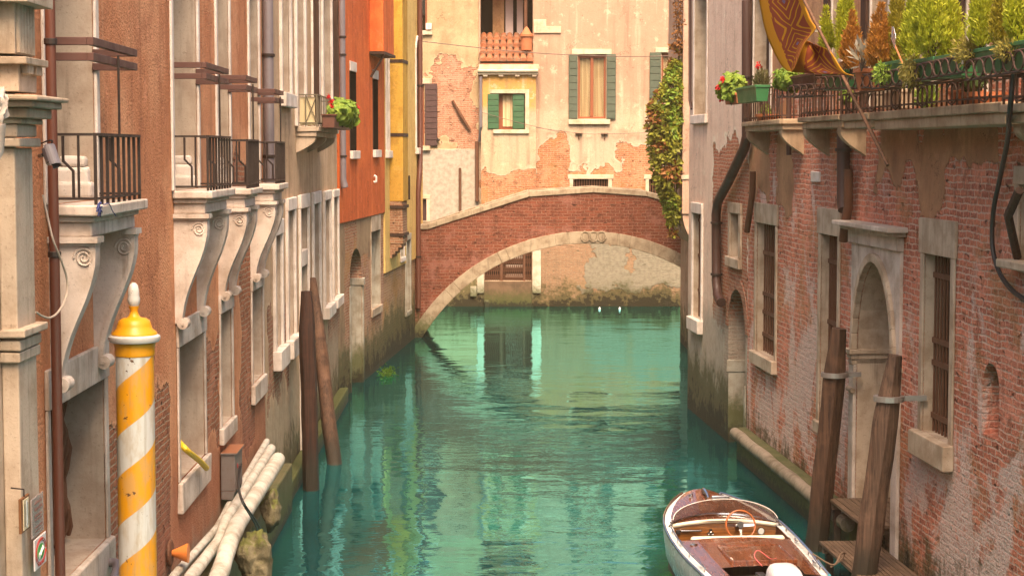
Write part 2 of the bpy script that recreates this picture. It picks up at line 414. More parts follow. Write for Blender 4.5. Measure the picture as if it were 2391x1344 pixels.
def stone_window(h, u0, u1, z0, z1, fw=.14, lint=.2, sill=.18, proud=.05, dep=.42, stone=None, sill_out=.12, arch=None, grille=None, lintw=None, jl=True, jr=True, ext=.0, name='window', sillmat=None):
    """a stone-framed opening: jambs are the part, lintel, sill and grille its sub-parts"""
    stone = stone or M['stone']; h.hole(u0, u1, z0, z1, dep, arch)
    top = arch if arch is not None else z1
    f = bpy.data.objects.new(name, None); COL.objects.link(f); f.empty_display_size = .1; f.parent = h.root; OFF[f.name] = OFF[h.root.name]
    if jl: MB().box(u0 - fw, u0, -proud, -.002, z0 - ext, top, jit=.004).build('jamb', stone, f, bev=.012)
    if jr: MB().box(u1, u1 + fw, -proud, -.002, z0 - ext, top, jit=.004).build('jamb', stone, f, bev=.012)
    if arch is not None:
        m = MB(); n = 14; rx, rz = (u1 - u0) / 2, z1 - arch; cx = (u0 + u1) / 2
        A = [(cx - rx * math.cos(math.pi * i / n), arch + rz * math.sin(math.pi * i / n)) for i in range(n + 1)]
        B = [(cx - (rx + fw) * math.cos(math.pi * i / n), arch + (rz + fw) * math.sin(math.pi * i / n)) for i in range(n + 1)]
        for i in range(n): m.prism([A[i], B[i], B[i + 1], A[i + 1]], -proud, -.002, 1)
        m.build('arch', stone, f, bev=.008)
    lw = fw if lintw is None else lintw
    if lint and arch is None: MB().box(u0 - lw, u1 + lw, -proud - .012, -.002, z1, z1 + lint, jit=.004).build('lintel', stone, f, bev=.012)
    if sill: MB().box(u0 - fw - .04, u1 + fw + .04, -sill_out, -.002, z0 - sill, z0, jit=.006).build('sill', sillmat or stone, f, bev=.016)
    if grille:
        g = MB(); nb, nh, yb = grille
        for i in range(nb):
            u = u0 + (u1 - u0) * (i + .5) / nb; g.tube([(u, yb, z0 - .02), (u, yb, z1 + .02)], .014, 6)
        for k in range(nh):
            zz = z0 + (z1 - z0) * (k + .6) / nh; g.box(u0 - .02, u1 + .02, yb - .03, yb + .012, zz - .028, zz + .028)
        g.build('grille', M['rust'], f)
    return f

def bracket_mb(o, ht, t, u):
    """stone scroll bracket: outline in (y, z), o deep, ht tall, thickness t, hanging from z=0"""
    fr_ = [(1, 0), (1.0, -.05), (1.0, -.10), (.985, -.16), (.94, -.23), (.87, -.31), (.77, -.40), (.65, -.49), (.53, -.58), (.42, -.67), (.33, -.76), (.26, -.85), (.22, -.93), (.20, -1.0)]
    prof = [(-.001, 0.0)] + [(-o * a, ht * b) for a, b in fr_] + [(-.001, -ht)]
    m = MB(); m.prism(prof, u, u + t, 0)
    # raised edge band following the curve, volutes at the top and a roll at the foot
    band = [(-o * a - .004, ht * b) for a, b in fr_]; inner = [(-o * a + .045, ht * b) for a, b in fr_]
    for i in range(len(band) - 1): m.prism([band[i], band[i + 1], inner[i + 1], inner[i]], u - .012, u + t + .012, 0)
    for uu in (u - .006, u + t + .006):
        sp = []
        for i in range(34):
            a = i * .42; r = .088 * o / .4 * (1 - i / 40); sp.append((uu, -o * .76 + r * math.cos(a) * 1.0, -ht * .10 + r * math.sin(a)))
        m.tube(sp, .010, 5)
    m.lathe([(.035, -.03), (.062, -.028), (.062, t + .028), (.035, t + .03)], (u, -o * .24, -ht * 1.0), 18, axis='x')
    m.lathe([(.018, -.045), (.018, t + .045)], (u, -o * .24, -ht * 1.0), 10, axis='x')
    return m

def shift(mb, dz):
    mb.v = [(x, y, z + dz) for x, y, z in mb.v]; return mb

def stone_balcony(h, u0, u1, z, out, bh, stone, rail_h, nfront=9, brackets=True, plate=.085, body=.17, name='balcony', rt=.16):
    m = MB(); e = .06
    m.box(u0 - e, u1 + e, -out - e, -.002, z - plate, z, jit=.006)
    m.box(u0 - .01, u1 + .01, -out + .01, -.002, z - plate - .05, z - plate - .001, jit=.003)
    m.box(u0 + .03, u1 - .03, -out + .04, -.002, z - plate - body, z - plate - .051, jit=.004)
    b = h.part(m, name, stone, bev=.014)
    zb = z - plate - body - .001
    if brackets:
        for u in (u0 + .03, u1 - .03 - rt):
            k = shift(bracket_mb(out - .02, bh, rt, u), zb - .055)
            k.box(u - .05, u + rt + .05, -out - .01, -.002, zb - .05, zb); k.box(u - .02, u + rt + .02, -out + .01, -.002, zb - .075, zb - .051)
            k.build('bracket', stone, b, smooth=True, ang=35)
    r = MB(); zr = z + rail_h; q = .012
    r.box(u0, u1, -out - .018, -out + .018, zr - .018, zr + .006); r.box(u0, u1, -out - .012, -out + .012, z + .045, z + .065)
    for uu in (u0 + .0, u1 - .0):
        r.box(uu - .015, uu + .015, -out + .018, -.0, zr - .018, zr + .004); r.box(uu - .012, uu + .012, -out + .012, -.0, z + .045, z + .065)
        r.tube([(uu, -.14, zr - .02), (uu, -.14, z + .36), (uu, -.22, z + .28), (uu, -.22, z + .05)], .013, 6)
        r.tube([(uu, -out * .66, z + .05), (uu, -out * .66, zr - .01)], .011, 6)
    for i in range(nfront):
        uu = u0 + (u1 - u0) * i / (nfront - 1); r.box(uu - q, uu + q, -out - q, -out + q, z, zr - .018)
    r.build('railing', M['iron'], b)
    return b

def awning_frame(h, u0, u1, z, out, zrail):
    """brown flat-bar hoops, one above the other, with a thin rod down to the railing"""
    m = MB(); t = .055
    for zz in (z, z - .125):
        m.box(u0, u0 + t, -out + t, 0, zz - .065, zz); m.box(u1 - t, u1, -out + t, 0, zz - .065, zz); m.box(u0, u1, -out, -out + t - .001, zz - .065, zz)
    a = h.part(m, 'awning_frame', M['canopy'], bev=.004)
    MB().tube([((u0 + u1) / 2, -out - .012, z - .1), ((u0 + u1) / 2, -out - .012, zrail)], .011, 6).build('rod', M['iron'], a)
    return a
M['canopy'] = paint_mat('brown_painted_bar', (.085, .036, .028), .55, .25)

def downpipe(h, path, r, mat, name='downpipe', clamps=()):
    p = h.part(MB().tube(path, r, 14), name, mat, smooth=True)
    for (c) in clamps:
        MB().lathe([(r * 1.12, -.025), (r * 1.25, -.02), (r * 1.25, .02), (r * 1.12, .025)], c, 14).build('clamp', M['iron'], p)
    return p

# frames of the facades
RV = ray(1140, 352); LEFT = Frame(ground(704, 1085), (RV.x, RV.y))
gC, gD = ground(791, 939), ground(969, 788); BEND = Frame(gC, gD - gC)
RV = ray(900, 352); RIGHT = Frame(ground(1745, 1070), (-RV.x, -RV.y))
FAR = Frame(ground(1195, 715), (1, 0)); BRIDGE = Frame(ground(969, 788), (1, 0))

# ================================================================== A: rough brown plaster house, left
seamA = LEFT.U(619, 900)
A = House('brown_plaster_house', 'rough reddish brown plaster house on the left with four scroll bracketed stone balconies', LEFT, LEFT.U(80, 700), seamA, 9.0)
OA = .40
M['revealA'] = stone_mat('grey_beige_reveal', (.44, .36, .285), (.33, .25, .19), .45)
def zoneA():
    wins = []
    # upper openings (u from the balcony fronts), their balcony, canopy and the lower window beneath
    spec = [  # front corner near x, far x, slab row, rail row, canopy row (at near corner) , bracket height
        (223, 325, 480, 312, 88, 1.16), (485, 537, 447, 317, 146, 1.20), (577, 603, 440, 326, 176, 1.12), (644, 664, 430, 331, 208, 1.10)]
    for i, (xa, xb, ys, yr, yc, bh) in enumerate(spec):
        u0, u1 = A.U(xa, 400, OA), A.U(xb, 400, OA)
        z, zr = A.Z(xa, ys, OA), A.Z(xa, yr, OA); zc = A.Z(xa, yc, OA)
        stone_window(A, u0 + .02, u1 - .03, z + .005, 8.7, .13, .25, 0, .035, .62, M['revealA'] if False else M['stone_white'], name='balcony_door')
        st = M['stone']
        stone_balcony(A, u0, u1, z, OA, bh, st, zr - z, 9 if i < 2 else 12)
        awning_frame(A, u0, u1, zc, OA, zr)
        k = MB(); k.box(u1 - .16, u1 - .031, .03, .34, z + .006, z + .30, jit=.012); k.box(u1 - .20, u1 - .031, .0, .38, z + .006, z + .16, jit=.012); k.box(u1 - .14, u1 - .031, .06, .30, z + .301, z + .40, jit=.012)
        A.part(k, 'worn_door_base', M['stone_white'], bev=.03)
    return
zoneA()
def lower_windows_A():
    # far jamb column, lintel bottom row / sill top row measured at the far jamb face
    st = M['stone']
    u0, u1 = A.U(110, 900), A.U(240, 900)
    f = stone_window(A, u0, u1, A.Z(240, 1262), A.Z(240, 880), .11, .33, .34, .03, .55, st, .07)
    g = MB()
    for i in range(9):       # rolled rusty links hanging behind the opening
        u = u1 - .95 + i * .09; p = [(u + .02 * math.sin(k * 1.3 + i), .30 + .03 * math.cos(k * .9 + i), A.Z(240, 1255) + .05 + k * .09) for k in range(17)]
        g.tube(p, [.020 + .009 * (k % 2) for k in range(17)], 6)
    g.build('chain_grille', M['rust'], f)
    for (xa, xb, yl, ysill, lint, silh) in ((415, 475, 772, 1062, .30, .36), (514, 540, 716, 972, .26, .22), (588, 613, 664, 873, .2, .3)):
        u0, u1 = A.U(xa, 900), A.U(xb, 900)
        stone_window(A, u0, u1, A.Z(xb, ysill), A.Z(xb, yl), .10, lint, silh, .03, .50, st, .07, grille=(5, 4, .34))
lower_windows_A()
zb_ = 2.9
matA = wall_mat('brown_rough_plaster', ((.68, .32, .165), (.57, .23, .108), (.42, .155, .075)), ((.36, .13, .06), (.24, .085, .045), (.38, .28, .19)),
                boxes=[(A.U(560, 700), A.U(592, 700), 1.6, 4.6), (A.U(250, 900), A.U(395, 900), 1.2, 3.4), (A.U(543, 400), A.U(578, 400), 5.2, 5.9), (A.U(480, 800), A.U(512, 800), 2.3, 3.6)],
                amp=.34, moss=.35, grain=34, gbump=2.2, streak=.55, low=[(2.3, (.27, .11, .075), .55), (1.15, (.42, .36, .29), .8)], uo=A.u0)
A.wall(matA, M['revealA'])
# brown downpipe near the photo's left edge
pu = A.U(129, 700, .12)
downpipe(A, [(pu, -.12, 8.95), (pu, -.12, -.3)], .042, M['brownpipe'], clamps=[(pu, -.12, A.Z(129, 593, .12)), (pu, -.12, A.Z(129, 100, .12)), (pu, -.12, 1.2)])
# far zinc downpipe at the seam to the next house
pu = A.U(628, 300, .10)
downpipe(A, [(pu, -.10, 8.95), (pu, -.10, A.Z(628, 470, .1))], .085, M['greypipe'], clamps=[(pu, -.10, A.Z(628, 130, .1)), (pu, -.10, A.Z(628, 365, .1))])

# ================================================================== Z: carved stone house at the very left edge
Zf = Frame(LEFT.o - Vector((0, 0, 0)), (math.cos(LEFT.a), math.sin(LEFT.a)))
Zf = Frame((LEFT.M @ Vector((0, -.18, 0)))[:2], (math.cos(LEFT.a), math.sin(LEFT.a)))
zu1 = Zf.U(83, 700, .12); Zh = House('carved_stone_house', 'pale carved stone facade with pilaster and moulded capital at the left edge', Zf, zu1 - 7.5, zu1, 8.4)
def carve():
    pu0, pu1 = zu1 - .52, zu1 - .004
    def lay(n, ya, yb, grow=0.0, name=None, mb=None):   # a block between two photo rows, n proud
        m = mb or MB(); m.box(pu0 - grow, pu1 + grow, -n, -.002, Zf.Z(60, yb, n), Zf.Z(60, ya, n), jit=.003); return m
    sh = MB(); lay(.12, 345, 1400, 0, mb=sh); Zh.part(sh, 'pilaster', M['stone_warm'], bev=.01)
    p = MB()
    lay(.15, 790, 815, .05, mb=p); lay(.19, 770, 788.5, .08, mb=p); lay(.14, 816.5, 842, .04, mb=p)
    Zh.part(p, 'ledge', M['stone_warm'], bev=.01)
    c = MB()
    for n, ya, yb, g in ((.17, 322, 343, .05), (.15, 290, 320.5, .02), (.19, 276, 288.5, .05), (.24, 250, 274.5, .10), (.30, 232, 248.5, .17), (.34, 217, 230.5, .22)): lay(n, ya, yb, g, mb=c)
    Zh.part(c, 'cornice', M['stone_warm'], bev=.012)
    d = MB(); lay(.16, 150, 215.5, .0, mb=d); lay(.23, 132, 148.5, .06, mb=d)
    for k in range(2):
        for q in range(4): d.box(pu0 + .06 + k * .26 + q * .045, pu0 + .095 + k * .26 + q * .045, -.21, -.161, Zf.Z(60, 172, .2), Zf.Z(60, 149.5, .2))
    Zh.part(d, 'frieze', M['stone_warm'], bev=.006)
    e = MB(); lay(.14, -40, 130.5, .0, mb=e)
    for q in range(6): e.tube([(pu0 + .06 + q * .08, -.145, Zf.Z(60, 128, .14)), (pu0 + .06 + q * .08, -.145, Zf.Z(60, -30, .14))], .022, 8)
    lay(.26, -60, 2, .12, mb=e); Zh.part(e, 'fluted_block', M['stone_warm'], bev=.004)
    b = MB()                                            # weathered lion mask on the far left
    bm = bmesh.new(); bmesh.ops.create_icosphere(bm, subdivisions=4, radius=1)
    cz = Zf.Z(8, 250, .3); cu = Zf.U(2, 250, .3)
    vs = []
    for v in bm.verts:
        q = v.co; k = 1 + .45 * mnoise.noise(q * 2.6) + .25 * mnoise.noise(q * 6) + .1 * mnoise.noise(q * 13)
        vs.append((cu + q.x * .10 * k, -.24 + q.y * .09 * k, cz + q.z * .15 * k))
    b.raw(vs, [[v.index for v in f.verts] for f in bm.faces]); bm.free()
    b.tube([(cu, -.24, cz - .12), (cu + .02, -.26, cz - .28), (cu, -.22, cz - .42)], [.09, .05, .02], 10)
    Zh.part(b, 'carved_mask', M['stone'], smooth=True)
    Zh.hole(zu1 - 2.6, zu1 - 1.2, -.2, 3.6, .5)
carve()
Zh.wall(M['stone_warm'], M['stone'])

# ================================================================== B: tan plaster house
seamB = LEFT.U(792, 700)
B = House('tan_plaster_house', 'tan plaster house with rows of tall white stone window frames left of the canal', LEFT, seamA + .006, seamB, 10.2)
def house_B():
    st = M['stone_white']; Ub, Zb = B.U, B.Z
    for i, (xa, xb, xr, yr) in enumerate(((657, 677, 675, 222), (692, 711, 700, 296), (730, 743, 735, 296), (753, 773, 765, 296))):
        f = stone_window(B, Ub(xa), Ub(xb), Zb(xr, yr), 10.0, .16, .2, .24 if i == 0 else 0, .06, .42, st, .13, name='tall_window')
    for xa in (728.5, 777): MB().box(Ub(xa), Ub(xa) + .05, -.17, -.004, Zb(735, 292), 9.9).build('shutter', M['darkwood'], f)
    # lower row: (near x, far x, lintel bottom at far x, sill row at far x)
    for i, (xa, xb, yl, ys, li, si) in enumerate(((637, 652, 545, 806, .26, .34), (667, 683, 488, 780, .22, .34), (697, 715, 482, 1080, .26, 0), (728, 743, 472, 800, .24, .25), (754, 767, 464, 706, .2, .26), (775, 786, 458, 688, .17, .22))):
        u0, u1 = Ub(xa), Ub(xb)
        f = stone_window(B, u0, u1, Zb(xb, ys), Zb(xb, yl), .15, li, si, .06, .32, st, .15, name='door' if i == 2 else 'window')
        z0, z1 = Zb(xb, ys), Zb(xb, yl)
        if i == 2: MB().box(u0 + .003, u1 - .003, -.03, .30, Zb(xb, 616), Zb(xb, 580)).build('transom', st, f, bev=.01)
        else: MB().box(u0 + .004, u1 - .004, .24, .28, z0 + .004, z1 - .004).build('shutter', M['darkwood'], f)
    # balcony with its own railing and flower box
    u0, u1, o = Ub(692), B.U(788, 300, .40), .40
    z = Zb(742, 295, o); zr = Zb(742, 222, o)
    m = MB(); m.box(u0, u1, -o - .03, -.002, z - .10, z, jit=.006); m.box(u0 + .03, u1 - .03, -o + .02, -.002, z - .19, z - .101, jit=.004)
    b = B.part(m, 'balcony', M['stone_warm'], bev=.012)
    for k in range(3):
        uu = u0 + .06 + (u1 - u0 - .34) * k / 2; n = 10
        pr = [(-.001, 0), (-.36, 0)] + [(-.36 + .34 * (i / n) ** 1.6, -.05 - .24 * (i / n)) for i in range(n + 1)] + [(-.001, -.30)]
        shift(MB().prism(pr, uu, uu + .22, 0), z - .191).build('bracket', M['stone_warm'], b, smooth=True)
    r = MB(); g = .012
    for zz in (zr, z + .06):
        r.box(u0, u1, -o - g, -o + g, zz - g, zz + g)
        for uu in (u0, u1): r.box(uu - g, uu + g, -o + g, 0, zz - g, zz + g)
    for uu in (u0, u1):
        r.box(uu - g, uu + g, -o - g, -o + g, z, zr); r.box(uu - g, uu + g, -.20, -.18, z, zr)
        r.tube([(uu, -o, zr), (uu, -.19, z + .06)], .009, 5); r.tube([(uu, -.19, zr), (uu, -o, z + .06)], .009, 5)
    for k in range(14): r.box(u0 + (u1 - u0) * k / 14 - g * .7, u0 + (u1 - u0) * k / 14 + g * .7, -o - g * .7, -o + g * .7, z, zr)
    r.build('railing', paint_mat('greenish_bronze_iron', (.13, .11, .07), .6, .4), b)
    MB().box(u0 + .03, u0 + .05, -.36, -.08, z + .02, zr - .04).build('end_panel', paint_mat('cream_board', (.55, .45, .26), .7, .3), b)
    pu = Ub(795, 300, .13)
    downpipe(B, [(seamB - .12, -.11, 10.1), (seamB - .12, -.11, Zb(792, 420, .1)), (seamB - .14, -.16, Zb(792, 440, .1))], .09, M['greypipe'], clamps=[(seamB - .12, -.11, Zb(792, 125, .1)), (seamB - .12, -.11, Zb(792, 83, .1)), (seamB - .12, -.11, Zb(792, 365, .1))])
house_B()
matB = wall_mat('tan_plaster', ((.58, .41, .265), (.52, .355, .215), (.40, .26, .16)), ((.33, .15, .08), (.25, .10, .06), (.40, .32, .22)),
                boxes=[(B.U(625, 850), B.U(675, 850), 1.9, 3.25), (B.U(765, 800), B.U(790, 800), .4, 2.6)], amp=.4, moss=.75, grain=60, streak=.8, low=[(1.9, (.42, .36, .26), .7)], uo=B.u0)
B.wall(matB, M['revealA'])

# ================================================================== C: orange house
uC1 = BEND.U(895, 500)
Chouse = House('orange_house', 'bright orange plastered house over bare brick ground floor with an arched water door', BEND, .006, uC1, 11.8)
def house_C():
    h = Chouse; U, Z = h.U, h.Z; st = M['stone_low']
    zc = Z(795, 520)
    for (xa, xb, yt, xr, yb) in ((813, 829, 166, 820, 352), (867, 880, 184, 873, 350)):
        u0, u1 = U(xa), U(xb); z0, z1 = Z(xr, yb), Z(xa, yt); h.hole(u0, u1, z0, z1, .35, None, 2)  # reveals take the near-black opening shade colour as well
        e = bpy.data.objects.new('window', None); COL.objects.link(e); e.parent = h.root; OFF[e.name] = OFF[h.root.name]
        MB().box(u0 - .02, u1 - .1, -.085, -.056, z1, z1 + .24, jit=.004).build('lintel', M['stone_white'], e, bev=.01)
        MB().box(u0 - .03, u1 + .05, -.14, -.056, z0 - .2, z0, jit=.004).build('sill', M['stone_white'], e, bev=.012)
        MB().box(u0 + .005, u0 + .06, -.06, .20, z0 + .005, z1 - .005).build('shutter', M['darkwood'], e)
    # arched water door, brick window
    h.hole(U(818, 750), U(845, 750), -1.0, Z(831, 580), .5, Z(831, 640), 0)
    e = bpy.data.objects.new('water_door', None); COL.objects.link(e); e.parent = h.root; OFF[e.name] = OFF[h.root.name]
    MB().box(U(845, 750) + .001, U(845, 750) + .20, -.04, -.002, -.5, Z(831, 662), jit=.01).build('jamb', st, e, bev=.015)
    MB().box(U(818, 750) - .18, U(818, 750) - .001, -.03, -.002, -.5, Z(831, 662), jit=.01).build('jamb', st, e, bev=.015)
    MB().box(U(845, 750) - .03, U(845, 750) - .001, .0, .48, -.5, Z(831, 673), jit=.01).build('jamb', st, e, bev=.015)
    MB().box(U(845, 750) - .06, U(845, 750) + .22, -.065, .40, Z(831, 672), Z(831, 655), jit=.006).build('impost', st, e, bev=.012)
    stone_window(h, U(866, 600), U(887, 600), Z(880, 714), Z(872, 540), .05, .42, .22, .02, .4, M['stone_warm'], .06)
    # chimney breast high up with a strut
    u0, u1 = U(858, 60), U(884, 60); m = MB().box(u0, u1, -.42, -.052, Z(858, 120), 11.7, jit=.0); c = h.part(m, 'chimney_breast', M['orange'], bev=.01)
    MB().box(u0 - .05, u1 + .03, -.46, -.053, Z(858, 127), Z(858, 120.5)).build('shelf', M['darkwood'], c)
    MB().tube([(u0 + .1, -.42, Z(858, 128)), (u0 + .1, -.06, Z(858, 180))], .035, 6).build('strut', M['darkwood'], c)
    h.part(MB().tube([(U(868, 415), -.06, Z(868, 410)), (U(868, 415), -.12, Z(868, 413)), (U(868, 415), -.12, Z(868, 424)), (U(868, 415), -.06, Z(868, 425))], .035, 8), 'bracket', M['stone_white'])
    return zc
M['orange'] = wall_mat('orange_plaster', ((.66, .15, .038), (.58, .12, .03), (.46, .095, .028)), moss=None, streak=.75, grain=50)
zc = house_C()
matC = wall_mat('old_brick', ((.36, .25, .15), (.30, .2, .12), (.22, .14, .09)), ((.34, .16, .085), (.25, .105, .06), (.42, .32, .22)),
                boxes=[(0, .9, .3, 4.6), (3.2, 5.5, 3.3, 4.4), (5.5, 7.5, 3.4, 4.3)], amp=.6, all_brick=True, moss=1.0, yel=.5, eff=.15, low=[(1.3, (.30, .26, .15), .5)], uo=Chouse.u0)
Chouse.wall(matC, M['stone_low'], coat=(zc, .05, M['orange']))

# ================================================================== D: yellow house
Dh = House('yellow_house', 'pale yellow house with a mustard chimney breast beside the brick bridge', BEND, uC1 + .006, BEND.U(984, 500), 11.8)
M['yellow'] = wall_mat('yellow_plaster', ((.76, .52, .18), (.70, .46, .15), (.56, .34, .11)), moss=None, streak=.6, grain=50)
M['mustard'] = wall_mat('mustard_plaster', ((.60, .35, .06), (.52, .29, .05), (.40, .21, .035)), moss=None, streak=.4, grain=50)
def house_D():
    h = Dh; U, Z = h.U, h.Z
    for (xa, xb, yt, ysp, yb) in ((897, 902, 55, 110, 352), (967, 974, 92, 140, 345)):
        stone_window(h, U(xa, 200), U(xb, 200), Z(xa, yb), Z(xa, yt), .14, 0, .2, .09, .3, M['stone_white'], .16, arch=Z(xa, ysp), name='arched_window')
    u0 = U(905, 300); u1 = u0 + 1.15; n = .44
    m = MB().box(u0, u1, -n, -.052, Z(905, 470), 11.7)
    c = h.part(m, 'chimney_breast', M['mustard'], bev=.01)
    q = MB().box(u0 + .01, u1 - .01, -n + .02, -.052, Z(905, 570), Z(905, 470.5), jit=.02)
    for k in range(4): q.box(u0 + .01, u1 - .01, -n + .06 + k * .09, -.052, Z(905, 570) - .10 * (k + 1), Z(905, 570) - .10 * k - .002)
    q.build('corbel', wall_mat('corbel_brick', ((.4, .26, .1),) * 3, ((.30, .15, .08), (.22, .10, .055), (.40, .30, .2)), all_brick=True, moss=None), c)
    for y in (143, 315): MB().box(u0 - .012, u1 + .012, -n - .012, -.053, Z(905, y + 4), Z(905, y - 4)).build('iron_band', M['darkwood'], c)
    for y in (480, 545): MB().box(u0 - .02, u1 + .02, -n - .02, -.053, Z(905, y + 7), Z(905, y)).build('iron_band', M['darkwood'], c)
    stone_window(h, U(931, 580), U(940, 580), Z(935, 600), Z(935, 545), .05, .14, .14, .07, .3, M['stone_white'], .1)
    stone_window(h, U(946, 700), U(955, 700), Z(950, 725), Z(950, 560), .10, .2, .15, .07, .3, M['stone_low'], .08)
    pu = U(979, 300, .1)
    downpipe(h, [(pu, -.13, 11.7), (pu, -.13, Z(979, 352, .1)), (pu - .35, -.15, Z(979, 400, .1)), (pu - .55, -.12, Z(975, 450, .1)), (pu - .6, -.12, Z(973, 720, .1))], .085, M['brownpipe'], clamps=[(pu - .58, -.12, Z(973, 600, .1)), (pu, -.13, Z(979, 200, .1))])
    h.part(MB().tube([(U(957, 440, .1), -.08, Z(957, 410, .1)), (U(957, 440, .1), -.08, Z(957, 466, .1))], .03, 6), 'iron_rod', M['iron'])
    return Z(905, 633)
zc = house_D()
matD = wall_mat('weathered_brick', ((.36, .25, .15), (.30, .2, .12), (.22, .14, .09)), ((.36, .20, .10), (.28, .14, .08), (.42, .34, .22)), all_brick=True, moss=1.25, yel=.6, low=[(1.6, (.28, .25, .13), .5)], uo=Dh.u0)
Dh.wall(matD, M['stone_low'], coat=(zc, .05, M['yellow']))

# ================================================================== E: houses across the far water
xE = 1118
def tile_rows(m, u0, u1, y0, y1, z0, z1, ncol, nrow):
    """barrel tiles down a slope from (y0,z0) at the eave to (y1,z1) at the back"""
    w_ = (u1 - u0) / ncol
    for c in range(ncol):
        for r_ in range(nrow):
            a, b = r_ / nrow, (r_ + 1.12) / nrow
            uc = u0 + (c + .5) * w_ + RND.uniform(-.012, .012); up = .10
            for k in range(6):
                pass
            vs = []; fs = []; n = 6
            for t, rr, lift in ((a, .56, up), (min(b, 1.05), .44, 0)):
                for i in range(n + 1):
                    an = math.pi * i / n
                    vs.append((uc - w_ * rr * math.cos(an), y0 + (y1 - y0) * t, z0 + (z1 - z0) * t + lift + w_ * rr * 1.0 * math.sin(an)))
            for i in range(n): fs.append((i, i + 1, n + 2 + i, n + 1 + i))
            fs.append(tuple(range(n, -1, -1)))
            m.raw(vs, fs)

def wood_window(h, xa, xb, ya, yb, shutters=(), lint=None, sill=None, dep=.30, mull=True, curtain=True, shut_mat=None, slats=9, name='window'):
    U, Z = h.U, h.Z; u0, u1, z1, z0 = U(xa, ya), U(xb, ya), Z(xa, ya), Z(xa, yb)
    h.hole(u0, u1, z0, z1, dep)
    e = bpy.data.objects.new(name, None); COL.objects.link(e); e.parent = h.root; OFF[e.name] = OFF[h.root.name]
    t = .075; m = MB(); y0, y1 = .10, .17
    m.box(u0 + .003, u0 + t, y0, y1, z0 + .003, z1 - .003); m.box(u1 - t, u1 - .003, y0, y1, z0 + .003, z1 - .003)
    m.box(u0 + t, u1 - t, y0, y1, z1 - t * 1.6, z1 - .003); m.box(u0 + t, u1 - t, y0, y1, z0 + .003, z0 + t)
    if mull: m.box((u0 + u1) / 2 - t * .8, (u0 + u1) / 2 + t * .8, y0 - .02, y1, z0 + t, z1 - t * 1.6)
    m.build('sash', M['redwood'], e, bev=.006)
    if curtain: MB().box(u0 + t, u1 - t, .20, .22, z0 + t, z1 - t * 1.6).build('curtain', M['curtain'], e)
    MB().box(u0 + t * .9, u1 - t * .9, .178, .184, z0 + t * .9, z1 - t * 1.5).build('pane', M['pane'], e)
    if lint: MB().box(U(lint[0], ya), U(lint[1], ya), -.06, -.002, Z(xa, lint[3]), Z(xa, lint[2]), jit=.006).build('lintel', M['stone_warm2'], e, bev=.012)
    if sill: MB().box(U(sill[0], ya), U(sill[1], ya), -.12, -.002, Z(xa, sill[3]), Z(xa, sill[2]), jit=.006).build('sill', M['stone_warm2'], e, bev=.012)
    for (sa, sb) in shutters:
        a, b = U(sa, ya), U(sb, ya); s_ = MB().box(a, b, -.07, -.03, z0 - .03, z1 + .02); nn = slats
        for k in range(nn):
            c, d = z0 + (z1 - z0) * k / nn, z0 + (z1 - z0) * (k + 1) / nn; s_.box(a + .02, b - .02, -.088, -.0705, c + .012, d - .012)
        s_.build('shutter', shut_mat or M['greenshut'], e, bev=.006)
    return e
M['redwood'] = paint_mat('red_brown_sash', (.25, .075, .03), .5, .3)
M['greenshut'] = paint_mat('green_grey_shutter', (.075, .095, .065), .7, .6, (.16, .12, .09))
M['darkshut'] = paint_mat('dark_plum_shutter', (.065, .032, .030), .7, .5, (.14, .10, .08))
M['stone_warm2'] = stone_mat('pale_warm_stone', (.62, .50, .36), (.46, .34, .22), .4)  # paler, warmer stone for the far houses
def pane_mat():
    N = NT('clear_window_pane'); a = N.n('ShaderNodeBsdfTransparent', {'Color': (.95, .95, .93, 1)}); b = N.n('ShaderNodeBsdfGlossy', {'Roughness': .03})
    N.t.links.new(N.n('ShaderNodeMixShader', {0: .08, 1: a, 2: b}), N.out.inputs[0]); return N.mat
M['pane'] = pane_mat()

E1 = House('cream_house', 'stained cream house beyond the bridge with pink brick showing and a plum shutter', FAR, FAR.U(880), FAR.U(xE) - .004, 12.4)
def house_E1():
    h = E1; U, Z = h.U, h.Z
    wood_window(h, 975, 997, -60, 76, lint=None, sill=(970, 1009, 72, 82), curtain=False, mull=False)
    h.part(MB().box(U(996), U(1010), -.16, -.002, Z(1000, 70), Z(1000, 55)), 'window_box', M['stone_white'], bev=.01)
    wood_window(h, 955, 990, 197, 340, shutters=((992, 1021),), lint=(960, 1008, 183, 196), sill=(955, 1004, 341, 351), curtain=False, shut_mat=M['darkshut'], slats=11)
    f = stone_window(h, U(955), U(996), Z(980, 520), Z(980, 464), .14, .15, 0, .05, .3, M['stone_warm2'], name='window')
    g = MB(); [g.box(U(955) + .02 + k * .11, U(955) + .115 + k * .11, .12, .16, Z(980, 519), Z(980, 465)) for k in range(6)]; g.build('shutter', M['darkshut'], f)
    s_ = MB().tube([(U(1057), -.05, Z(1057, 235)), (U(1078), -.06, Z(1078, 273)), (U(1098), -.05, Z(1098, 305))], [.055, .085, .06], 6); h.part(s_, 'iron_bar', M['rust'])
    h.part(MB().tube([(U(1074.5), -.08, Z(1074, 392)), (U(1074.5), -.08, Z(1074, 500))], .05, 8), 'conduit', M['rust'])
    h.part(MB().tube([(U(1021), 0, Z(1020, 325)), (U(1024), -.12, Z(1020, 326)), (U(1027), -.14, Z(1020, 328))], .05, 6), 'iron_hook', M['iron'])
    h.part(MB().tube([(U(1114), -.08, Z(1114, 330)), (U(1114), -.08, Z(1114, 470))], .075, 10), 'downpipe', M['rust'])
house_E1()
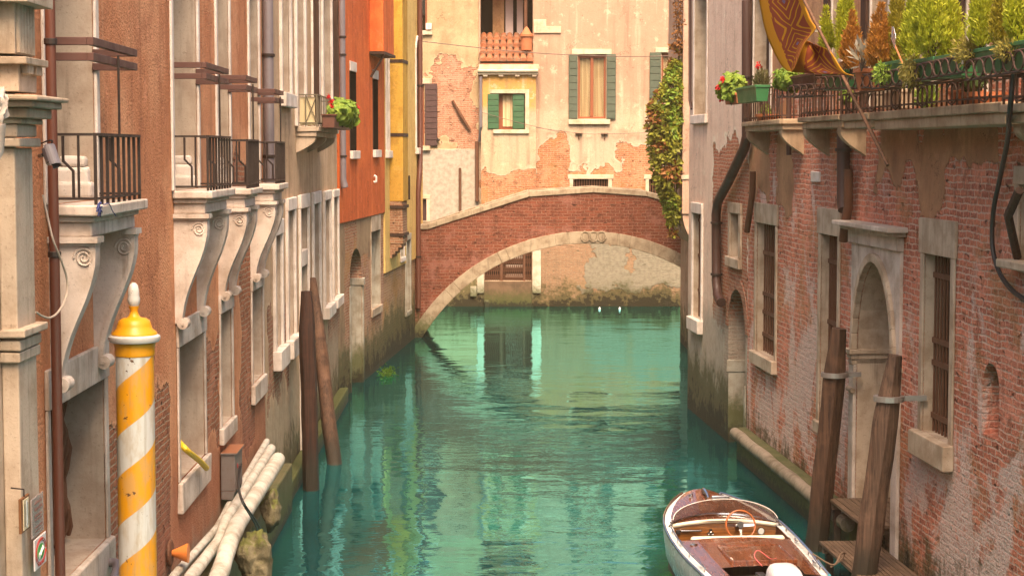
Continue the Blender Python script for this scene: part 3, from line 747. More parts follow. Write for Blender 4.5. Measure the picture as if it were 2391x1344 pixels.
E1.wall(wall_mat('cream_stained_plaster', ((.48, .36, .21), (.42, .29, .16), (.28, .20, .11)), ((.42, .19, .11), (.33, .135, .075), (.46, .35, .24)), boxes=[(FAR.U(985), FAR.U(1111), 6.45, 9.1)], amp=.85,
        patches=[(FAR.U(900), FAR.U(1119), 2.6, 6.05)], pcol=(.43, .37, .29), pamp=.03, moss=.9, streak=.35, grain=40, nsc=1.0, uo=E1.u0), M['stone_warm2'])

E2 = House('peeling_pink_house', 'peeling pink and cream house beyond the bridge with green shutters and a tiled bay', FAR, FAR.U(xE) + .004, FAR.U(1900), 12.5)
def house_E2():
    h = E2; U, Z = h.U, h.Z
    wood_window(h, 1350, 1415, 128, 277, shutters=((1328, 1348.5), (1416.5, 1438)), lint=(1335, 1428, 115, 127), sill=(1328, 1425, 279, 290))
    wood_window(h, 1545, 1612, 124, 270, shutters=((1517, 1543), (1614, 1640)), lint=(1530, 1625, 112, 123), sill=(1520, 1630, 272, 284))
    for (xa, xb, ya) in ((1338, 1420, 418), (1515, 1600, 418)):
        f = stone_window(h, U(xa), U(xb), Z(xa, 470), Z(xa, ya), .14, .17, 0, .04, .25, M['stone_warm2'], lintw=.20, name='grated_window')
        g = MB(); n = 14
        for k in range(n): g.box(U(xa) + (U(xb) - U(xa)) * (k + .3) / n, U(xa) + (U(xb) - U(xa)) * (k + .7) / n, .05, .09, Z(xa, 469), Z(xa, ya + 1))
        g.build('grating', M['rust'], f)
    # stepped white stones, pegs for the washing line
    h.part(MB().box(U(1246), U(1275), -.05, -.002, Z(1250, 61.5), Z(1250, 46), jit=.008), 'stone_block', M['stone_warm2'], bev=.01)
    h.part(MB().box(U(1246), U(1309), -.06, -.002, Z(1250, 78), Z(1250, 62), jit=.008), 'stone_block', M['stone_warm2'], bev=.01)
    for x in (1351, 1411): h.part(MB().box(U(x - 8), U(x + 8), -.10, -.002, Z(x, 313.5), Z(x, 311)).tube([(U(x), -.06, Z(x, 312)), (U(x), -.03, Z(x, 325))], .025, 6), 'line_peg', M['rust'])
    # the roof terrace recess above the bay
    ru0, ru1 = U(1122), U(1244); zr = Z(1180, 147)
    h.hole(ru0, ru1, zr, 12.2, 1.6)
    for x, wd, mm in ((1150, .45, 'tanwall'), (1180, .30, 'lilac'), (1207, .24, 'lilac')):
        h.part(MB().box(U(x), U(x) + wd, 1.20, 1.58, zr + .02, 12.1), 'pilaster' if mm == 'tanwall' else 'window_frame', M[mm], bev=.01)
    # bay: projecting wall, cornice with blocks, tiled lean-to roof, chimney pot
    bu0, bu1, bn = U(1124), U(1251), .38; zt, zbm = Z(1180, 176), Z(1180, 500)
    bay = bpy.data.objects.new('bay', None); COL.objects.link(bay); bay.parent = h.root; OFF[bay.name] = OFF[h.root.name]
    wu0, wu1, wz1, wz0 = U(1146), U(1226), Z(1180, 219), Z(1180, 303)
    m = MB()
    for (a, b, c, d) in ((bu0, wu0, zbm, zt), (wu1, bu1, zbm, zt), (wu0, wu1, zbm, wz0), (wu0, wu1, wz1, zt)): m.box(a, b, -bn, -.003, c, d)
    m.build('bay_wall', M['bay'], bay)
    m = MB(); t = .15
    m.box(wu0 - .02, wu1 + t, -bn - .04, -bn - .003, wz1, wz1 + t); m.box(wu1, wu1 + t, -bn - .04, -bn - .003, wz0, wz1 - .001); m.box(wu0 + .1, wu1 + t, -bn - .07, -bn - .003, wz0 - t, wz0 - .001)
    m.build('surround', M['stone_warm2'], bay, bev=.01)
    MB().box(wu0 + .01, wu1 - .01, -.10, -.06, wz0 + .01, wz1 - .01).build('back_board', M['redwood'], bay)
    MB().box(U(1174), U(1197), -.14, -.105, wz0 + .12, wz1 - .06).build('curtain', M['curtain'], bay)
    for (a, b) in ((1139, 1165), (1197, 1224)):
        s_ = MB().box(U(a), U(b), -bn - .03 if a < 1150 else -bn + .03, -bn + .03 if a < 1150 else -bn + .07, wz0 + .02, wz1 - .02)
        yy = -bn - .03 if a < 1150 else -bn + .03
        for k in range(6): s_.box(U(a) + .03, U(b) - .03, yy - .014, yy - .0005, wz0 + .04 + (wz1 - wz0 - .06) * k / 6, wz0 + (wz1 - wz0 - .06) * (k + 1) / 6)
        s_.build('shutter', M['brightgreen'], bay, bev=.005)
    m = MB(); m.box(bu0 - .12, bu1 + .07, -bn - .14, -.003, Z(1180, 175.5), Z(1180, 163)); m.tube([(bu0 - .13, -bn - .16, Z(1180, 167)), (bu1 + .08, -bn - .16, Z(1180, 167))], .07, 10); m.box(bu0 - .08, bu1 + .1, -bn - .10, -.003, Z(1180, 162.5), Z(1180, 152))
    for x in (1134, 1170, 1208, 1247): m.box(U(x - 5), U(x + 5), -bn - .12, -bn - .001, Z(x, 180), Z(x, 170))
    m.build('cornice', M['stone_warm2'], bay, bev=.006)
    m = MB(); tile_rows(m, bu0 - .05, bu1 - .10, -bn - .12, .95, Z(1180, 151), Z(1180, 96) + .25, 8, 4)
    m.prism([(-bn - .1, Z(1180, 152)), (1.0, Z(1180, 152)), (1.0, Z(1180, 97) + .25)], bu0, bu1 - .1, 0)
    h.part(m, 'lean_to_roof', M['tile'], smooth=True)
    cu, cz = U(1229), Z(1229, 118)
    h.part(MB().lathe([(.22, 0), (.22, .5), (.27, .52), (.27, .6), (.18, .64), (.08, .84), (.02, .9)], (cu, -.03, cz), 16), 'chimney_pot', M['terracotta'], smooth=True)
    h.part(MB().tube([(cu - .03, .3, cz + .6), (cu - .03, .3, 12.8)], .07, 10), 'flue_pipe', M['rust'])
    h.part(MB().tube([(U(1123.5), -.42, Z(1123, 180)), (U(1123.5), -.42, Z(1123, 296)), (U(1120), -.10, Z(1120, 330))], .06, 10), 'downpipe', M['greypipe'])
    # under the bridge: water door with folding gate, white jambs, stone step
    zd1, zd0 = Z(1180, 545), Z(1180, 656)
    h.hole(U(1131), U(1242), zd0, zd1, .7)
    d = bpy.data.objects.new('water_door', None); COL.objects.link(d); d.parent = h.root; OFF[d.name] = OFF[h.root.name]
    MB().box(U(1243), U(1263), -.06, -.002, Z(1250, 684), zd1, jit=.006).build('jamb', M['stone_low2'], d, bev=.012)
    MB().box(U(1114), U(1130), -.06, -.002, Z(1250, 684), zd1, jit=.006).build('jamb', M['stone_low2'], d, bev=.012)
    MB().box(U(1130), U(1242), -.05, .65, -.5, zd0 - .001).build('threshold', M['stonewet'], d, bev=.02)
    g = MB(); n = 22; a, b = U(1131) + .02, U(1242) - .02
    for k in range(n + 1):
        uu = a + (b - a) * k / n; g.tube([(uu, .12, zd0), (uu, .12, zd1)], .014, 5)
    for k in range(n):
        ua, ub_ = a + (b - a) * k / n, a + (b - a) * (k + 1) / n
        for q in range(6):
            za, zb2 = zd0 + (zd1 - zd0) * q / 6, zd0 + (zd1 - zd0) * (q + 1) / 6
            g.tube([(ua, .12, za), (ub_, .12, zb2)], .009, 4); g.tube([(ua, .12, zb2), (ub_, .12, za)], .009, 4)
    g.box(U(1168), U(1174), .05, .16, zd0, zd1); g.box(U(1222), U(1227), .05, .16, zd0, zd1)
    g.build('folding_gate', M['rust'], d)
    m = MB()
    for q in range(4): m.box(U(1180), U(1221), .40, .50, zd0 + .12 + q * .36, zd0 + .24 + q * .36)
    m.build('crate_shelf', M['stone_white'], d, bev=.02)
    h.part(MB().box(U(1098), U(1113), -.10, -.002, Z(1100, 692), Z(1100, 668), jit=.01), 'stone_block', M['stone_low2'], bev=.02)
    h.part(MB().box(U(1131), U(1143), -.3, -.12, Z(1137, 717), Z(1137, 700), jit=.01), 'stone_block', M['stone_low2'], bev=.02)
M['tanwall'] = wall_mat('tan_recess_plaster', ((.48, .27, .13), (.40, .22, .10), (.30, .14, .06)), moss=None, streak=.6)
M['lilac'] = paint_mat('pale_lilac_frame', (.50, .38, .34), .7, .3)
M['bay'] = wall_mat('yellow_bay_plaster', ((.50, .375, .255), (.52, .39, .25), (.36, .24, .155)), ((.46, .19, .085), (.34, .12, .055), (.46, .33, .21)), boxes=[(-99, 99, 3, 5.2)], amp=.6, ramp=[(7.6, (.56, .30, .07), .35)], moss=None, streak=.8, grain=50, nsc=1.3, yel=.5)
M['brightgreen'] = paint_mat('green_painted_shutter', (.035, .105, .045), .55, .4)
M['terracotta'] = paint_mat('terracotta', (.40, .135, .055), .8, .4, (.25, .12, .08))
M['stone_low2'] = stone_mat('white_stone_by_water', (.60, .55, .44), (.42, .36, .26), .3, moss=.75)
M['stonewet'] = stone_mat('wet_step', (.16, .10, .06), (.09, .06, .035), .5, moss=.5)
house_E2()
fu = FAR.U
E2.wall(
        wall_mat('peeling_pink_plaster', ((.52, .39, .275), (.53, .40, .27), (.36, .24, .16)), ((.46, .19, .085), (.34, .12, .055), (.46, .33, .21)),
        boxes=[(fu(1243), fu(1330), 4.9, 6.45), (fu(1445), fu(1530), 4.9, 6.35), (fu(1130), fu(1640), 3.2, 5.30), (fu(1243), fu(1640), -.5, 3.4), (fu(1085), fu(1135), 0, 3)], amp=.55,
        ramp=[(7.6, (.45, .28, .19), 1.3)], moss=.62, streak=.85, grain=40, yel=.5, nsc=1.3, low=[(2.9, (.27, .225, .15), .6)], uo=E2.u0,
        patches=[(fu(1370), fu(1470), .8, 2.5), (fu(1480), fu(1680), .7, 2.9)], pcol=(.31, .295, .24), pamp=.5), M['stone_warm2'])

# ================================================================== F: pale pink house at the right bank's corner
uFG = RIGHT.U(1744, 900)
Fh = House('pale_pink_house', 'pale pink plaster house on the right bank with an arched brick water door', RIGHT, RIGHT.U(1606, 800), uFG - .004, 9.9, 5.0)
def grating_iron(h, f, u0, u1, z0, z1, y, nb, cross):
    g = MB()
    for i in range(nb):
        u = u0 + (u1 - u0) * (i + .5) / nb; g.tube([(u, y, z0 - .02), (u, y, z1 + .02)], .016, 6)
    for zz in cross: g.box(u0 - .02, u1 + .02, y - .02, y + .02, zz - .035, zz + .035)
    g.build('grille', M['rust'], f)
def house_F():
    h = Fh; U, Z = h.U, h.Z; st = M['stone_white']
    stone_window(h, U(1622, 200), U(1651, 200), Z(1635, 268), 9.7, .10, .2, .20, .03, .55, st, .08, name='tall_window')
    f = stone_window(h, U(1620, 620), U(1640, 620), Z(1628, 742), Z(1640, 500), .13, .24, .30, .05, .24, st, .14)
    z0, z1 = Z(1628, 742), Z(1640, 500); grating_iron(h, f, U(1620, 620), U(1640, 620), z0, z1, .11, 6, [z0 + .6, z0 + 1.4, z0 + 2.2])
    # small blocked opening in old stone
    stone_window(h, U(1709, 560), U(1729, 560), Z(1720, 602), Z(1729, 500), .22, .22, .2, .05, .16, M['stone_warm'], .10, name='blocked_window')
    # arched water door with stone lower jambs and impost
    u0, u1 = U(1701, 800), U(1741, 800); zs = Z(1720, 770)
    h.hole(u0, u1, -1.0, Z(1720, 675), .55, zs, 0)
    e = bpy.data.objects.new('water_door', None); COL.objects.link(e); e.parent = h.root; OFF[e.name] = OFF[h.root.name]
    m = MB(); n = 12; cx = (u0 + u1) / 2; rx = (u1 - u0) / 2; rz = Z(1720, 675) - zs
    A_ = [(cx - rx * math.cos(math.pi * i / n), zs + rz * math.sin(math.pi * i / n)) for i in range(n + 1)]; B_ = [(cx - (rx + .28) * math.cos(math.pi * i / n), zs + (rz + .28) * math.sin(math.pi * i / n)) for i in range(n + 1)]
    for i in range(n): m.prism([A_[i], B_[i], B_[i + 1], A_[i + 1]], -.02, -.002, 1)
    m.build('arch', M['archbrick'], e, bev=.008)
    MB().box(u0 + .001, u0 + .05, -.04, .53, Z(1700, 868), Z(1700, 838), jit=.01).build('impost', M['stone_low'], e, bev=.02)
    MB().box(u0 + .001, u0 + .03, .0, .53, -.8, Z(1700, 869), jit=.012).build('jamb', M['stone_low'], e, bev=.02)
    MB().box(u1 + .001, u1 + .14, -.04, -.002, -.8, Z(1741, 900), jit=.012).build('jamb', M['stone_low'], e, bev=.02)
    # downpipe with its dog-leg
    n1 = .14; P = lambda x, y, n=n1: (U(x, y, n), -n, Z(x, y, n))
    downpipe(h, [P(1744, 2), P(1744, 318), P(1738, 345), P(1700, 425), P(1676, 470), P(1672, 500), P(1673, 660), P(1676, 690), P(1684, 706)], .10, M['darkpipe'], clamps=[P(1744, 180), P(1673, 520), P(1673, 640)])
    MBs = MB().tube([P(1611, -40, .05), P(1611, 235, .05), P(1615, 255, .03)], .035, 8); h.part(MBs, 'downpipe', M['darkpipe'], smooth=True)
M['archbrick'] = wall_mat('arch_brick', ((.4, .25, .15),) * 3, ((.34, .14, .08), (.24, .09, .05), (.40, .30, .22), .13, .075), all_brick=True, moss=None)
house_F()
fr_ = RIGHT.U
matF = wall_mat('pale_pink_plaster', ((.80, .61, .48), (.76, .56, .44), (.64, .46, .35)), ((.40, .15, .08), (.30, .10, .055), (.44, .34, .26)),
                boxes=[(fr_(1664, 700), fr_(1745, 700), 2.2, 6.15), (fr_(1690, 900), fr_(1745, 900), .3, 3.0)], amp=.42, moss=1.15, streak=.5, grain=55, low=[(2.6, (.40, .37, .30), .8), (1.5, (.24, .24, .17), .6)], yel=.3, uo=Fh.u0)
Fh.wall(matF, M['stone_warm'])

# ================================================================== G: red brick house with the balcony terrace
Gh = House('red_brick_house', 'weathered red brick house on the right with barred windows and a stone water portal', RIGHT, uFG + .004, RIGHT.U(2391, 900) + 5, 9.3, 6.0)
def house_G():
    h = Gh; U, Z = h.U, h.Z; st = M['stone_warm']
    # barred ground floor windows
    for (xa, xb, ytop, xb2, ybot, li, si, so_, cr) in ((1768, 1812, 527, 1775, 822, .38, .24, .12, (600, 700, 745, 800)), (1918, 1958, 552, 1930, 990, .42, .2, .08, (618, 765, 850)), (2160, 2224, 602, 2190, 1022, .46, .32, .15, (655, 815, 870, 1000))):
        u0, u1 = U(xa, 700), U(xb, 700); z0, z1 = Z(xb2, ybot), Z(xb, ytop)
        f = stone_window(h, u0, u1, z0, z1, .15, li, si, .035, .24, st, so_, lintw=.19, name='barred_window')
        grating_iron(h, f, u0, u1, z0, z1, .12, 9, [Z(xb, y) for y in cr])
    # stone portal
    u0, u1 = U(2004, 700), U(2096, 700); zs, zt = Z(2050, 835), Z(2050, 612)
    h.hole(u0, u1, .55, zt, .95, zs)
    e = bpy.data.objects.new('water_portal', None); COL.objects.link(e); e.parent = h.root; OFF[e.name] = OFF[h.root.name]
    n = 18; cx = (u0 + u1) / 2; rx, rz = (u1 - u0) / 2, zt - zs; w1, w2 = .13, .26; zc = Z(2125, 590)
    def arc(g): return [(cx - (rx + g) * math.cos(math.pi * i / n), zs + (rz + g) * math.sin(math.pi * i / n)) for i in range(n + 1)]
    m = MB(); a, b = arc(0), arc(w1)
    for i in range(n): m.prism([a[i], b[i], b[i + 1], a[i + 1]], -.10, -.002, 1)
    m.build('arch', st, e, smooth=True, bev=.012)
    b2 = arc(w1 + .002); m = MB(); uL, uR = u0 - w2, u1 + w2
    for i in range(n):
        p, q = b2[i], b2[i + 1]
        ex = uL if i < n // 2 else uR
        m.prism([p, q, (q[0], zc), (p[0], zc)], -.045, -.002, 1)
    m.prism([(uL, zs), (b2[0][0], zs), (b2[0][0], zc), (uL, zc)], -.045, -.002, 1); m.prism([(b2[-1][0], zs), (uR, zs), (uR, zc), (b2[-1][0], zc)], -.045, -.002, 1)
    m.build('spandrel', M['stone'], e)
    for (ua, ub_) in ((uL, u0), (u1, uR)): MB().box(ua, ub_, -.06, -.002, .3, zs - .23, jit=.005).build('jamb', M['stone'], e, bev=.014)
    for (ua, ub_) in ((uL - .04, u0 + .05), (u1 - .05, uR + .04)):
        c = MB(); c.box(ua, ub_, -.13, .5, zs - .07, zs - .001, jit=.003); c.box(ua + .03, ub_ - .03, -.095, .46, zs - .15, zs - .071); c.box(ua + .05, ub_ - .05, -.08, .44, zs - .229, zs - .151)
        c.build('capital', st, e, bev=.012)
        MB().tube([(ua + .03, -.07, zs - .62), (ub_ - .03, -.07, zs - .62)], .04, 8).build('astragal', st, e)
    c = MB(); c.box(uL - .22, uR + .22, -.30, -.002, zc + .26, zc + .33, jit=.006); c.box(uL - .12, uR + .12, -.20, -.002, zc + .20, zc + .259); c.box(uL - .03, uR + .03, -.10, -.002, zc + .001, zc + .199)
    c.build('cornice', M['stone'], e, bev=.012)
    for (yy, za, zb2) in ((.92, .56, 2.5),): MB().box(u0 + .05, u1 - .05, .86, .92, za, zs + .1).build('door', M['doorwood'], e, bev=.01)
    # arched brick niche
    h.hole(U(2294, 930), U(2333, 930), Z(2315, 1020), Z(2315, 848), .30, Z(2315, 905), 0)
    # stone sill and shutter at the right border
    f = stone_window(h, U(2384, 500), U(2384, 500) + 1.1, Z(2384, 605), Z(2384, 430), .14, .2, .10, .04, .4, st, .22)
    MB().tube([(U(2384, 500) + .05, -.05, Z(2384, 600)), (U(2384, 500) + .45, -.30, Z(2384, 500)), (U(2384, 500) + .9, -.34, Z(2384, 440))], .05, 6).build('stay_bar', M['darkwood'], f)
    # half-round stone moulding and mossy ledge along the foot of the wall
    ue = U(1990, 1250) + .6
    m = MB().tube([(uFG + .06, -.24, .50)] + [(uFG + .06 + (ue - uFG) * t / 12, -.24, .50 + .01 * math.sin(t * 2)) for t in range(1, 13)], [.112 + .003 * math.sin(k * 2.1) for k in range(13)], 14)
    h.part(m, 'base_moulding', M['torus'], smooth=True, ang=60)
    h.part(MB().box(uFG + .03, ue, -.20, -.002, -1.2, .62, jit=.015), 'base_ledge', M['mossledge'], bev=.03)
    # rainwater pipes on the brick
    n1 = .13; P = lambda x, y, n=n1: (U(x, y, n), -n, Z(x, y, n))
    downpipe(h, [P(1969, 300), P(1969, 470), P(1972, 490)], .10, M['darkpipe'], clamps=[P(1969, 350)])
    downpipe(h, [P(1981, 395), P(1981, 480), P(1974, 520), P(1969, 562)], .07, M['rust'])
    downpipe(h, [P(1758, 400), P(1757, 450), P(1750, 500), P(1744, 540)], .06, M['rust'])
    downpipe(h, [P(1842, 215), P(1842, 362)], .045, M['darkpipe'])
    h.part(MB().tube([P(2010, 268), P(2030, 296), P(2072, 384)], .022, 8), 'flagpole_strut', M['rust'])
    h.part(MB().box(U(1897, 410), U(1917, 410), -.03, -.002, Z(1905, 425), Z(1905, 400), jit=.01), 'white_stone_block', M['stone_white'], bev=.015)
    # ---------------- stone balconies and the terrace
    def slab(xa, xb, yt, yb, o, nbr, name='balcony', mould=True, ulen=None):
        a, b = U(xa, 300, o), (U(xb, 300, o) if ulen is None else U(xa, 300, o) + ulen); z1, z0 = Z(xa, yt, o), Z(xa, yb, o)
        m = MB(); m.box(a, b, -o, -.002, z1 - (z1 - z0) * .45, z1, jit=.006)
        m.box(a + .05, b - .05, -o + .06, -.002, z0, z1 - (z1 - z0) * .45 - .001, jit=.006)
        s_ = h.part(m, name, M['stone_terr'], bev=.016)
        for k in range(nbr):
            uu = a + .12 + (b - a - .44) * (k / max(1, nbr - 1)); q = 8
            pr = [(-.001, 0), (-o * .85, 0)] + [(-o * .85 + o * .75 * (i / q) ** 1.5, -.08 - .30 * (i / q)) for i in range(q + 1)] + [(-.001, -.42)]
            shift(MB().prism(pr, uu, uu + .2, 0), z0 - .001).build('bracket', M['stone_terr'], s_, smooth=True)
        return s_, a, b, z1
    def bars(s_, a, b, z, zt, o, sp=.19, scroll=True):
        r = MB(); g = .011
        for zz in (zt, z + .06): r.box(a, b, -o - g, -o + g, zz - g, zz + g)
        n_ = int((b - a) / sp)
        for k in range(n_ + 1):
            uu = a + (b - a) * k / n_; r.box(uu - g, uu + g, -o - g, -o + g, z, zt)
        if scroll:
            k = a + .5
            while k < b - .4:
                pts = [(k + .20 * math.cos(t * .35) * (1), -o - .018, (z + zt) / 2 + (zt - z) * .43 * math.sin(t * .35)) for t in range(19)]
                r.tube(pts, .011, 5); k += 1.15
        for uu in (a, b):
            for zz in (zt, z + .06): r.box(uu - g, uu + g, -o + g, 0, zz - g, zz + g)
            for k in range(1, 4): r.box(uu - g, uu + g, -o * k / 4 - g, -o * k / 4 + g, z, zt)
        r.build('railing', M['iron_glow'], s_)
    s_, a, b, z = slab(1731, 1820, 285, 308, .45, 2); bars(s_, a + .05, b - .05, z, Z(1731, 214, .45), .40)
    s_, a, b, z = slab(1862, 1957, 274, 302, .45, 2); bars(s_, a + .05, b - .05, z, Z(1862, 214, .45), .40)
    s_, a, b, z = slab(1959, 2026, 268, 302, .62, 0, 'terrace'); 
    s2, a2, b2_, z2 = slab(2029, 2336, 262, 304, .62, 0, 'terrace', ulen=U(2336, 280, .62) - U(2029, 280, .62))
    bars(s2, a + .03, b2_ - .06, z2, Z(2100, 206, .58), .58)
    s3, a3, b3, z3 = slab(2330, 2420, 244, 290, .80, 1, 'balcony', ulen=3.2); bars(s3, a3 + .05, b3 - .05, z3, Z(2340, 180, .76), .76)
    # plant shelf of iron rings hung outside the railings
    def rings(xa, ya, xb, yb, n, dy, dep=.30, cnt=6, parent=s2):
        """from photo point a to b (upper rail), on the plane n proud of the wall"""
        p, q = Vector((U(xa, ya, n), -n, Z(xa, ya, n))), Vector((U(xb, yb, n), -n, Z(xb, yb, n))); r = MB()
        hh = dy
        for dz in (0, -hh):
            for dn in (0, dep):
                if dn and dz == 0: continue
                r.tube([p + Vector((0, dn, dz)), q + Vector((0, dn, dz))], .012, 6)
        r.tube([p, p + Vector((0, dep, 0))], .012, 6); r.tube([q, q + Vector((0, dep, 0))], .012, 6)
        r.tube([p, p + Vector((0, 0, -hh))], .012, 6); r.tube([q, q + Vector((0, 0, -hh))], .012, 6)
        for k in range(4): 
            c = p.lerp(q, (k + .5) / 4); r.box(c.x - .012, c.x + .012, c.y, c.y + dep, c.z - hh - .008, c.z - hh + .008)
        for k in range(cnt):
            c = p.lerp(q, (k + .5) / cnt) + Vector((0, 0, -hh / 2)); w_ = (q - p).length / cnt * .47
            r.tube([(c.x + w_ * math.cos(t * math.pi / 8), c.y - .01, c.z + hh * .47 * math.sin(t * math.pi / 8)) for t in range(17)], .011, 5, cap=False)
        r.build('plant_shelf', M['iron_glow'], parent)
    rings(1815, 203, 1903, 196, .78, .17, cnt=6); rings(1905, 181, 2034, 173, .90, .17, cnt=8)
    rings(2036, 175, 2180, 143, .92, .18, cnt=8); rings(2182, 142, 2256, 128, .92, .18, cnt=4); rings(2257, 143, 2420, 109, 1.0, .20, cnt=7, parent=s3)
    # doors and windows of the upper floor, mostly behind the plants
    for (xa, xb, yb) in ((1762, 1800, 284), (1945, 1962, 150), (2035, 2075, 250), (2120, 2180, 250), (2262, 2300, 240)):
        u0, u1 = U(xa, 200), U(xb, 200); f = stone_window(h, u0, u1, Z(xa, yb), 9.1, .16, .2, 0, .04, .4, M['stone_white'], .1, name='balcony_door')
        MB().box(u0 - .3, u0 - .02, -.10, -.055, Z(xa, yb) + .05, 9.05).build('shutter', M['darkwood'], f)
        MB().box(u0 + .004, u1 - .004, .22, .27, Z(xa, yb), 9.08).build('shutter', M['darkwood'], f)
M['stone_terr'] = stone_mat('balcony_stone', (.46, .34, .22), (.30, .20, .12), .6)
M['doorwood'] = wood_mat('old_door_wood', (.20, .10, .04), (.09, .045, .02))
M['torus'] = stone_mat('worn_base_stone', (.27, .22, .17), (.13, .10, .07), .6, moss=.42)
M['mossledge'] = stone_mat('mossy_ledge', (.11, .10, .05), (.06, .07, .025), .4, moss=.5)
house_G()
matG = wall_mat('weathered_red_brick', ((.50, .28, .15), (.42, .22, .12), (.30, .15, .085)), ((.57, .20, .118), (.31, .10, .066), (.60, .43, .34), .27, .085, .013),
                boxes=[(fr_(2050, 400), fr_(2150, 400), 5.6, 6.7), (fr_(2200, 400), fr_(2330, 400), 5.9, 6.7), (fr_(2150, 400), fr_(2205, 400), 5.1, 6.7), (fr_(1745, 400), fr_(1795, 400), 5.2, 6.9), (fr_(1812, 400), fr_(1850, 400), 4.9, 6.9), (uFG - 1, fr_(2600, 400), 7.1, 12)],
                amp=.36, all_brick=True, eff=1.0, moss=.62, yel=.35, uo=Gh.u0, bumpd=.06)
Gh.wall(matG, M['stone_warm'])

# ================================================================== H: tall house round the corner, its upper floors overhanging
Hf = Frame(at(1593, 400, 53).xy, (1, 0))
def house_H():
    h = thing('corner_house', 'narrow plastered house edge overhanging on a corbel behind the pink house', 'house', Hf, (0, 0, 0))
    z0 = at(1593, 500, 53).z; pl = wall_mat('grey_pink_render', ((.50, .33, .24), (.44, .28, .2), (.34, .21, .15)), moss=.9, streak=.7)
    MB().box(.0, 9, 0, 5, z0, 12).build('upper_wall', pl, h, bev=.02)
    MB().box(.42, 9, .02, 4.9, -1.5, z0 - .001).build('lower_wall', pl, h)
    q = 8; pr = [(.02, z0 - .001)] + [(.02 + .38 * (i / q) ** 1.7, z0 - .02 - .9 * i / q) for i in range(q + 1)] + [(.419, z0 - .001)]
    MB().prism(pr, .05, 4.8, 1).build('corbel', pl, h, smooth=True)
    MB().box(-.03, 9.02, -.03, 5.02, z0 + 1.0, z0 + 1.12).build('string_course', M['stone_warm'], h, bev=.01)
    MB().prism([(-.1, 12.02), (5.1, 12.02), (2.5, 13.2)], 0, 9, 0).build('roof', M['tile'], h)
    # small balcony slab sticking out to the left, where the creeper hangs
    a = at(1560, 366, 53.4) - Vector(Hf.o)
    b = MB().box(-.55, -.002, .2, 1.3, a.z - .25, a.z, jit=.01).build('balcony', M['stone_warm'], h, bev=.015)
    r = MB(); 
    for k in range(7): r.box(-.53 + .085 * k - .01, -.53 + .085 * k + .01, .22, .24, a.z, a.z + .75)
    r.box(-.54, -.003, .21, .25, a.z + .74, a.z + .77); r.build('railing', M['iron'], b)
house_H()

